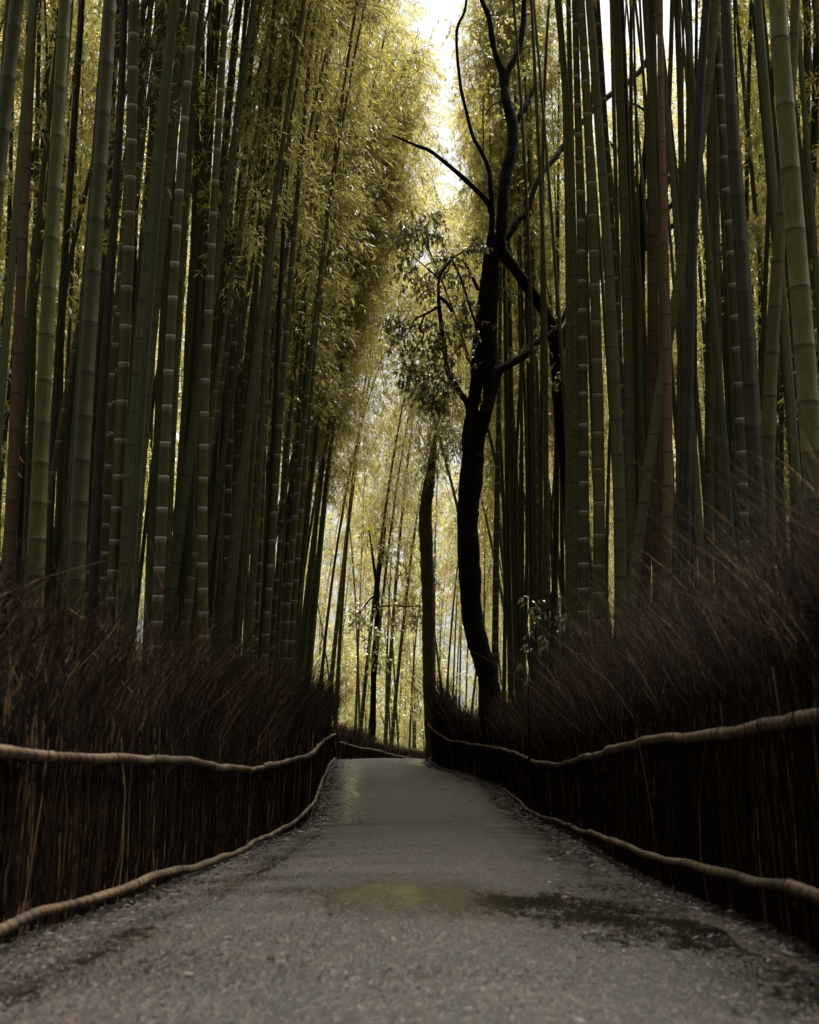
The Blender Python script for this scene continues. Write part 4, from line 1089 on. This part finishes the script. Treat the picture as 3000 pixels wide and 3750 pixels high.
def twig_leaves(name, mat, parent, off0, spots, n_tw, n_lf, ln, wd, reach, tone0=0.0, droop=.6):
    """leafy twigs in clumps round given world points (x, y, z, radius)"""
    sp = np.asarray(spots)
    i = RNG.integers(0, len(sp), n_tw)
    S = sp[i, :3] + RNG.normal(0, .45, (n_tw, 3)) * sp[i, 3:4]
    td = unit(RNG.normal(0, 1, (n_tw, 3)) + np.array([0, 0, -.25]))
    tl = reach * (.5 + RNG.random(n_tw))
    Pt = np.stack([S, S + td * (tl * .5)[:, None], S + td * tl[:, None] - np.array([0, 0, 1]) * (tl * .25)[:, None]], 1)
    tv, tf, tt = twigs(Pt - off0, np.full((n_tw, 3), .003), RNG.random(n_tw) * .4)
    mesh_np('twig_growth', tv, tf, M['bark'], parent, {'tone': tt})
    ti = np.repeat(np.arange(n_tw), n_lf); nl_ = len(ti)
    u = .15 + .85 * RNG.random(nl_)
    P0 = Pt[ti, 0] + (Pt[ti, 2] - Pt[ti, 0]) * u[:, None]
    Dm = unit(td[ti] * .6 + RNG.normal(0, .6, (nl_, 3)) + np.array([0, 0, -droop]))
    L_ = ln * (.6 + .6 * RNG.random(nl_))
    # six-point leaf for a rounded blade
    up = RNG.normal(0, .5, (nl_, 3)); up[:, 2] += 1
    sd = unit(np.cross(Dm, up)); nr = np.cross(sd, Dm)
    w = L_ * wd * .5
    pts = []
    for t, k in ((0, 0), (.28, .85), (.62, .9), (1, 0), (.62, -.9), (.28, -.85)):
        pts.append(P0 + Dm * (L_ * t)[:, None] + sd * (w * k)[:, None] + nr * (abs(k) * w * .25)[:, None] - np.array([0, 0, 1]) * (L_ * .18 * t * t)[:, None])
    V = np.stack(pts, 1).reshape(-1, 3)
    b = (np.arange(nl_) * 6)[:, None]
    Fq = np.concatenate([b + np.array([[0, 1, 2, 5]]), b + np.array([[5, 2, 3, 4]])], 0)
    Fq = np.concatenate([b + np.array([[0, 1, 5, 0]])[:, [0, 1, 2, 2]] * 0 + b * 0 + 0, ], 0) if False else np.concatenate([b + np.array([[1, 2, 4, 5]])], 0)
    tri = np.concatenate([b + np.array([[0, 1, 5]]), b + np.array([[2, 3, 4]]), b + np.array([[1, 2, 4]]), b + np.array([[1, 4, 5]])], 0)
    tone = np.clip(tone0 + .8 * np.repeat(RNG.random(nl_), 6), 0, 1)
    return mesh_np(name, V - off0, tri, mat, parent, {'tone': tone})


def along(C_, n, r):
    i = RNG.integers(0, len(C_), n)
    return [tuple(C_[k]) + (r,) for k in i]


# A: the dark forked tree on the right
DA = 23.6
gA = float(ground_z(at(1801, 2606, DA)[0], DA))
rt = empty('forked_tree', (at(1801, 2606, DA)[0], DA, gA)); o0 = np.array(rt.location)
tag(rt, 'dark crooked tree rising behind the right fence and forking high above the path', 'tree')
limb('trunk', M['bark'], rt, DA, [(1806, 2640, 92), (1801, 2606, 86), (1786, 2487, 78), (1757, 2376, 74), (1731, 2264, 78), (1720, 2116, 80), (1713, 1968, 80), (1717, 1856, 82), (1729, 1708, 84), (1731, 1650, 84), (1724, 1600, 62), (1731, 1485, 50), (1746, 1396, 48), (1753, 1300, 52), (1766, 1176, 54), (1778, 1055, 48), (1790, 935, 38), (1801, 844, 24), (1802, 754, 22), (1799, 694, 20), (1790, 621, 18), (1763, 555, 16), (1733, 500, 15), (1709, 410, 13), (1685, 301, 13), (1673, 121, 12), (1703, 36, 11), (1712, -60, 9)], o0, sides=18, down=.9)
limb('limb', M['bark'], rt, DA, [(1735, 1690, 60), (1746, 1625, 58), (1766, 1560, 52), (1786, 1485, 48), (1805, 1411, 48), (1824, 1362, 42), (1868, 1333, 31), (1920, 1300, 28), (1948, 1262, 26), (1992, 1240, 24), (2060, 1170, 18), (2120, 1010, 12)], o0, [0, -.05, -.1, -.1, 0, 0, .1, .2, .4, .6, .9, 1.2])
limb('limb', M['bark'], rt, DA, [(1790, 1470, 44), (1790, 1390, 46), (1797, 1300, 48), (1798, 1236, 48), (1803, 1146, 44), (1808, 1055, 42), (1811, 965, 36), (1809, 900, 30), (1806, 850, 20)], o0, [-.05, -.12, -.14, -.14, -.14, -.1, -.05, 0, 0])
_, c1, _ = limb('limb', M['bark'], rt, DA, [(1722, 1500, 26), (1705, 1467, 24), (1668, 1411, 22), (1642, 1359, 20), (1631, 1307, 18), (1630, 1279, 16), (1615, 1176, 17), (1606, 1086, 14), (1609, 1019, 10), (1633, 977, 10), (1657, 947, 8), (1703, 917, 6)], o0, [0, 0, -.1, -.2, -.3, -.3, -.4, -.4, -.5, -.5, -.5, -.5], 10)
_, c2, _ = limb('limb', M['bark'], rt, DA, [(1803, 790, 22), (1787, 742, 22), (1742, 694, 20), (1669, 627, 18), (1579, 555, 16), (1530, 535, 13), (1482, 514, 10), (1437, 495, 8)], o0, [0, 0, -.1, -.3, -.5, -.6, -.7, -.8], 10)
limb('limb', M['bark'], rt, DA, [(1806, 900, 26), (1868, 856, 27), (1893, 808, 25), (1929, 772, 22), (1970, 661, 20), (2032, 577, 22), (2057, 543, 22), (2140, 440, 20), (2213, 365, 22), (2300, 300, 22), (2352, 250, 20), (2380, 188, 16), (2420, 60, 12)], o0, [0, .1, .2, .3, .5, .8, 1, 1.2, 1.5, 1.8, 2, 2, 2.2])
tw = []
for pts in ([(1612, 1120, 10), (1561, 1149, 9), (1520, 1170, 7), (1507, 1200, 6), (1480, 1235, 4)], [(1612, 1088, 15), (1636, 1110, 14), (1656, 1140, 12)],
            [(1609, 1019, 7), (1537, 959, 5), (1500, 930, 5), (1473, 893, 4)], [(1655, 947, 6), (1680, 1000, 8), (1700, 1055, 8), (1720, 1120, 9), (1750, 1210, 10)],
            [(1752, 1062, 15), (1728, 1010, 13), (1700, 956, 10)], [(1769, 560, 7), (1771, 500, 5), (1769, 422, 5), (1775, 340, 4)], [(1778, 422, 5), (1800, 390, 5), (1829, 371, 6)],
            [(1556, 1151, 8), (1540, 1200, 7), (1552, 1230, 6), (1510, 1290, 5)], [(1605, 1019, 6), (1560, 975, 5), (1610, 955, 4), (1660, 940, 4)]):
    _, c_, _ = limb('branch', M['bark'], rt, DA, pts, o0, [-.45] * len(pts) if pts[0][0] < 1700 else None, 7)
    tw.append(c_)
SPT = [at(x, y, DA - .4) + (r_ / F * DA,) for x, y, r_ in ((1530, 1200, 80), (1480, 1260, 80), (1590, 1260, 70), (1560, 1350, 70), (1500, 1370, 60), (1620, 1410, 45), (1450, 1190, 50), (1540, 1050, 60), (1500, 960, 50),
       (1510, 830, 70), (1560, 800, 60), (1590, 860, 40), (1680, 1000, 50), (1700, 1120, 50), (1620, 1180, 70), (1650, 1290, 60), (1540, 1430, 40), (1600, 1470, 35), (1740, 900, 40), (1640, 930, 50), (1700, 1200, 60), (1470, 860, 40))]
twig_leaves('foliage', M['broad'], rt, o0, SPT, 680, 7, .105, .36, .24)
SPU = [at(x, y, DA + .7) + (r_ / F * DA,) for x, y, r_ in ((1680, 560, 60), (1600, 520, 50), (1720, 640, 50), (1690, 330, 60), (1740, 180, 80), (1800, 300, 70), (1830, 120, 80), (1780, 30, 80), (1660, 100, 50), (1780, 480, 50), (1720, 60, 60), (1860, 420, 50))]
twig_leaves('foliage', M['leaf'], rt, o0, SPU, 170, 7, .085, .34, .24)

# B: the second dark tree, bending behind the front culms
DB = 24.9
gB = float(ground_z(at(2105, 2500, DB)[0], DB))
rt = empty('bent_tree', (at(2105, 2500, DB)[0], DB, gB)); o0 = np.array(rt.location)
tag(rt, 'dark thick tree bending left across the forked tree, its base hidden by right culms', 'tree')
limb('trunk', M['bark'], rt, DB, [(2108, 2500, 60), (2100, 2200, 56), (2092, 1900, 54), (2074, 1680, 56), (2056, 1517, 58), (2044, 1350, 54), (2026, 1220, 50), (1985, 1125, 44), (1938, 1058, 44), (1889, 989, 43), (1852, 940, 44), (1835, 899, 44), (1838, 814, 44), (1844, 724, 45), (1856, 633, 46), (1875, 543, 46), (1876, 452, 46), (1855, 362, 38), (1844, 290, 34), (1828, 230, 28), (1811, 181, 24), (1790, 60, 22), (1765, 0, 20), (1750, -90, 16)], o0, [0, 0, 0, 0, 0, 0, -.2, -.6, -.9, -1.2, -1.4, -1.5, -1.5, -1.5, -1.4, -1.3, -1.2, -1.1, -1., -1, -1, -1, -1, -1], 16, down=.9)
limb('limb', M['bark'], rt, DB, [(1852, 330, 26), (1862, 259, 28), (1899, 181, 28), (1917, 90, 24), (1920, 0, 22), (1930, -90, 18)], o0, [-1.1, -1.0, -.9, -.8, -.8, -.8], 12)
limb('limb', M['bark'], rt, DB, [(1874, 462, 30), (1890, 443, 28), (1923, 392, 24), (1941, 356, 20), (1965, 300, 14)], o0, [-1.2, -1.1, -1, -.9, -.8], 10)
limb('limb', M['bark'], rt, DB, [(2036, 1300, 44), (2075, 1210, 38), (2130, 1120, 34), (2200, 985, 30), (2207, 900, 24), (2240, 760, 18), (2330, 600, 12)], o0, [0, .2, .4, .7, .9, 1.2, 1.6], 10)
SPB = [at(x, y, DB - .3) + (r_ / F * DB,) for x, y, r_ in ((1990, 1300, 60), (1990, 1220, 50), (1960, 620, 60), (1990, 680, 60), (2040, 1400, 40), (2130, 600, 70), (2000, 150, 70), (1940, 250, 60), (1890, 60, 60))]
twig_leaves('foliage', M['leaf'], rt, o0, SPB, 130, 7, .085, .34, .24, droop=.4)

# C: a dark spreading tree deep in the right grove
DC = 26.5
gC = float(ground_z(at(2335, 2300, DC)[0], DC))
rt = empty('spreading_tree', (at(2335, 2300, DC)[0], DC, gC)); o0 = np.array(rt.location)
tag(rt, 'dark tree deep among the right culms with long limbs reaching up to the right', 'tree')
limb('trunk', M['bark'], rt, DC, [(2338, 2400, 60), (2336, 2000, 54), (2340, 1500, 50), (2342, 1000, 46), (2346, 830, 42), (2352, 700, 30), (2370, 480, 22), (2390, 250, 16), (2400, 0, 12)], o0, None, 14)
for pts in ([(2344, 860, 34), (2362, 760, 32), (2400, 712, 28), (2470, 640, 24), (2560, 560, 24), (2640, 460, 24), (2715, 398, 24), (2823, 326, 22), (2900, 318, 20), (2995, 310, 16), (3100, 280, 12)],
            [(2344, 900, 28), (2400, 800, 24), (2450, 760, 22), (2540, 690, 22), (2640, 600, 22), (2725, 495, 22), (2825, 440, 20), (2990, 385, 16)],
            [(2343, 930, 26), (2400, 860, 24), (2480, 820, 22), (2560, 770, 22), (2640, 735, 22), (2690, 670, 20), (2730, 603, 20), (2840, 508, 16), (2990, 400, 12)],
            [(2352, 720, 16), (2300, 600, 14), (2240, 530, 12), (2180, 470, 10)], [(2395, 430, 12), (2340, 390, 11), (2290, 370, 8)], [(2342, 1100, 26), (2280, 1010, 22), (2210, 960, 20), (2195, 920, 16)]):
    limb('limb', M['bark'], rt, DC, pts, o0, None, 9)

# E: the brown trunk left of the forked tree
DE = 29.0
xE = at(1571, 2487, DE)[0]
gE = float(ground_z(xE, DE))
rt = empty('brown_tree', (xE, DE, gE)); o0 = np.array(rt.location)
tag(rt, 'grey-brown tree trunk at the far end of the right fence, topped by leaves', 'tree')
limb('trunk', M['bark2'], rt, DE, [(1582, 2790, 52), (1578, 2650, 47), (1571, 2487, 44), (1568, 2339, 45), (1568, 2200, 46), (1567, 2116, 47), (1562, 2040, 49), (1560, 1968, 50), (1559, 1879, 48), (1566, 1804, 44), (1576, 1745, 38), (1582, 1690, 32), (1588, 1640, 22), (1594, 1590, 10)], o0, None, 16)
SPE = [at(x, y, DE - .3) + (r_ / F * DE,) for x, y, r_ in ((1600, 1640, 60), (1570, 1710, 40), (1620, 1560, 90), (1560, 1520, 90), (1650, 1620, 70), (1590, 1440, 100), (1530, 1620, 60), (1640, 1480, 90), (1540, 1400, 90), (1620, 1350, 90))]
twig_leaves('foliage', M['leaf'], rt, o0, SPE, 430, 8, .12, .20, .40, .2, droop=.35)

# D: the small dark tree beyond the crest
DD_ = 41.0
xD = at(1364, 2665, DD_)[0]; gD = float(ground_z(xD, DD_))
rt = empty('small_tree', (xD, DD_, gD)); o0 = np.array(rt.location)
tag(rt, 'small thin dark tree forking low beyond the crest at the end of the path', 'tree')
limb('trunk', M['bark'], rt, DD_, [(1362, 2745, 26), (1364, 2665, 24), (1368, 2540, 22), (1371, 2413, 21), (1377, 2320, 20), (1382, 2227, 19), (1382, 2150, 19), (1386, 2110, 16), (1398, 2050, 12), (1405, 2000, 10), (1412, 1930, 6)], o0, None, 12)
limb('limb', M['bark'], rt, DD_, [(1382, 2170, 13), (1375, 2110, 12), (1366, 2050, 10), (1360, 1990, 7), (1350, 1940, 5)], o0, None, 9)
limb('limb', M['bark'], rt, DD_, [(1378, 2180, 8), (1355, 2195, 7), (1326, 2235, 6), (1300, 2270, 5), (1280, 2296, 4)], o0, None, 7)
limb('limb', M['bark'], rt, DD_, [(1380, 2225, 8), (1430, 2218, 6), (1490, 2222, 5), (1541, 2216, 3)], o0, [0, -.2, -.4, -.6], 7)
SPD = [at(x, y, DD_ - .3) + (r_ / F * DD_,) for x, y, r_ in ((1470, 2000, 60), (1440, 2060, 50), (1490, 2080, 50), (1420, 2200, 50), (1500, 2180, 50), (1470, 2260, 60), (1330, 2280, 50), (1300, 2240, 40), (1380, 2330, 40), (1530, 2240, 40), (1380, 2400, 40), (1400, 2000, 40), (1350, 1950, 40))]
twig_leaves('foliage', M['leaf'], rt, o0, SPD, 330, 7, .14, .38, .35, -.1, droop=.4)

# shrub with bright sprigs behind the right fence
DS = 15.5
for (pts, lab, n_) in (([(2009, 2330, 60), (2030, 2230, 50), (2060, 2180, 40), (2010, 2420, 50), (2070, 2260, 35)], 'thin leafy shrub in front of the culms behind the right fence, the larger of two', 24),
                       ([(1935, 2300, 45), (1950, 2210, 40), (1945, 2390, 45), (1925, 2440, 40)], 'thin leafy sprig beside the forked trunk behind the right fence, the smaller of two', 15)):
    x0 = at(pts[0][0], 2500, DS)[0]
    rt = empty('shrub', (x0, DS, float(ground_z(x0, DS)))); o0 = np.array(rt.location)
    tag(rt, lab, 'shrub', 'leafy shrubs behind the right fence')
    px = pts[0][0]
    limb('stem', M['bark'], rt, DS, [(px, 2600, 6), (px + 4, 2400, 5), (px - 3, 2280, 4), (px + 12, 2160, 3)], o0, None, 6, down=.8)
    limb('stem', M['bark'], rt, DS, [(px + 2, 2560, 5), (px + 20, 2420, 4), (px + 28, 2300, 3), (px + 45, 2190, 2)], o0, None, 6, down=.8)
    twig_leaves('foliage', M['broad'], rt, o0, [at(x, y, DS) + (r_ / F * DS,) for x, y, r_ in pts], n_, 6, .085, .34, .16, .1, droop=.8)

# ------------------------------------------------------------------ leaf litter and single leaves
def litter_arrays(n, dmin, dmax):
    u = RNG.random(n)
    d = dmin * (dmax / dmin) ** u
    right = RNG.random(n) < .55
    e = np.where(right, edge_x(d, True), edge_x(d, False))
    o = np.abs(RNG.normal(0, .17, n)) + .02
    far = RNG.random(n) < .05
    o = np.where(far, RNG.random(n) * 1.2, o)
    x = np.where(right, e - o + .10, e + o - .04)
    z = ground_z(x, d) + .004
    az = RNG.random(n) * 2 * np.pi
    Dm = np.stack([np.cos(az), np.sin(az), RNG.normal(.08, .12, n)], -1)
    ln = (.018 + .034 * RNG.random(n) ** 1.5) * np.clip(d / 8, 1, 2.2)
    sd = unit(np.stack([-np.sin(az), np.cos(az), RNG.normal(0, .25, n)], -1))
    w = ln * (.07 + .10 * RNG.random(n))
    P0 = np.stack([x, d, z], -1)
    mid = P0 + Dm * (ln * .45)[:, None]; mid[:, 2] += ln * .10 * RNG.random(n)
    tip = P0 + Dm * ln[:, None]; tip[:, 2] = np.maximum(tip[:, 2], z)
    a = mid + sd * w[:, None]; c = mid - sd * w[:, None]
    for q in (a, c): q[:, 2] = np.maximum(q[:, 2], z + .001)
    V = np.stack([P0, a, tip, c], 1).reshape(-1, 3)
    Fq = (np.arange(n) * 4)[:, None] + np.arange(4)[None]
    return V, Fq, np.repeat(np.clip(RNG.beta(1.3, 3.6, n), 0, 1), 4)


V, Fq, tt = litter_arrays(14000, 2.6, 30)
o = mesh_np('leaf_litter', V, Fq, M['litter'], None, {'tone': tt})
tag(o, 'dead brown bamboo leaves strewn along both edges of the path', 'leaf litter', kind='stuff')

for (x, y, ln, az, tn, lab) in ((2578, 3317, .075, .25, .95, 'pale curled fallen leaf lying on the wet path near the right rail'),
                                (2900, 3418, .060, -.2, .55, 'reddish fallen leaf at the far right edge of the wet path'),
                                (1470, 3290, .030, .9, .25, 'tiny dark fallen leaf on the yellow reflection in mid path'),
                                (2130, 3110, .055, -.9, .5, 'twisted brown dead leaf under the right base rail')):
    d = 5.0
    for _ in range(30):
        X, _, Z = at(x, y, d)
        d += (Z - float(ground_z(X, d))) * 4
    d -= 0
    X = at(x, y, d)[0]
    mb = MB()
    t = np.linspace(0, 1, 9)
    w = ln * .17 * np.sin(np.pi * t ** .8) + .0006
    c = np.stack([(t - .5) * ln, 0 * t, .004 + .012 * (t - .5) ** 2 * 4 * .6], -1)
    rows = np.stack([c + np.array([0, 1, 0]) * (w * k)[:, None] + np.array([0, 0, 1]) * (abs(k) * w * .45)[:, None] for k in (-1, -.5, 0, .5, 1)], 1)
    vi = np.arange(45).reshape(9, 5)
    mb.add(rows.reshape(-1, 3), np.stack([vi[:-1, :-1], vi[:-1, 1:], vi[1:, 1:], vi[1:, :-1]], -1).reshape(-1, 4), tn)
    o = mb.build('fallen_leaf', M['litter'])
    o.location = (X, d, float(ground_z(X, d)) + .001); o.rotation_euler = (0, 0, az)
    tag(o, lab, 'leaf', 'single leaves on the path')

# ------------------------------------------------------------------ light
SUN_EL, SUN_AZ = R(62), R(25)
w = bpy.data.worlds.new('World'); SC.world = w; w.use_nodes = True
nt = w.node_tree
for n in list(nt.nodes): nt.nodes.remove(n)
sky = nt.nodes.new('ShaderNodeTexSky'); sky.sky_type = 'NISHITA'; sky.sun_disc = False
sky.sun_elevation = SUN_EL; sky.sun_rotation = SUN_AZ
sky.air_density = 1.0; sky.dust_density = 4.0; sky.ozone_density = 1.0
hs = nt.nodes.new('ShaderNodeHueSaturation'); hs.inputs['Saturation'].default_value = .04
nt.links.new(sky.outputs[0], hs.inputs['Color'])
bg = nt.nodes.new('ShaderNodeBackground'); bg.inputs['Strength'].default_value = .05
nt.links.new(hs.outputs[0], bg.inputs['Color'])
ow = nt.nodes.new('ShaderNodeOutputWorld'); nt.links.new(bg.outputs[0], ow.inputs['Surface'])
sd = bpy.data.lights.new('sun', 'SUN'); sd.energy = 4.4; sd.angle = R(50); sd.color = (1, .95, .86)
so = bpy.data.objects.new('sun', sd); COL.objects.link(so)
so.rotation_euler = (R(90) - SUN_EL, 0, math.pi - SUN_AZ) if False else (0, 0, 0)
dirv = Vector((math.sin(SUN_AZ) * math.cos(SUN_EL), math.cos(SUN_AZ) * math.cos(SUN_EL), math.sin(SUN_EL)))
so.rotation_euler = dirv.to_track_quat('Z', 'Y').to_euler()

cam = bpy.data.cameras.new('camera'); co = bpy.data.objects.new('camera', cam); COL.objects.link(co)
co.location = (0, 0, CAMZ); co.rotation_euler = (R(90) + PITCH, 0, 0)
cam.sensor_fit = 'HORIZONTAL'; cam.sensor_width = 36.0; cam.lens = F / 3000.0 * 36.0
cam.clip_start = .05; cam.clip_end = 2000
cam.dof.use_dof = True; cam.dof.focus_distance = 19.0; cam.dof.aperture_fstop = 4.5
SC.camera = co

SC.view_settings.view_transform = 'Standard'; SC.view_settings.look = 'None'
SC.view_settings.exposure = 1.68; SC.view_settings.gamma = 1.0
SC.cycles.max_bounces = 10; SC.cycles.diffuse_bounces = 8; SC.cycles.transmission_bounces = 8; SC.cycles.glossy_bounces = 3
SC.cycles.caustics_reflective = False; SC.cycles.caustics_refractive = False
SC.cycles.use_denoising = True
SC.cycles.sample_clamp_indirect = 6.0
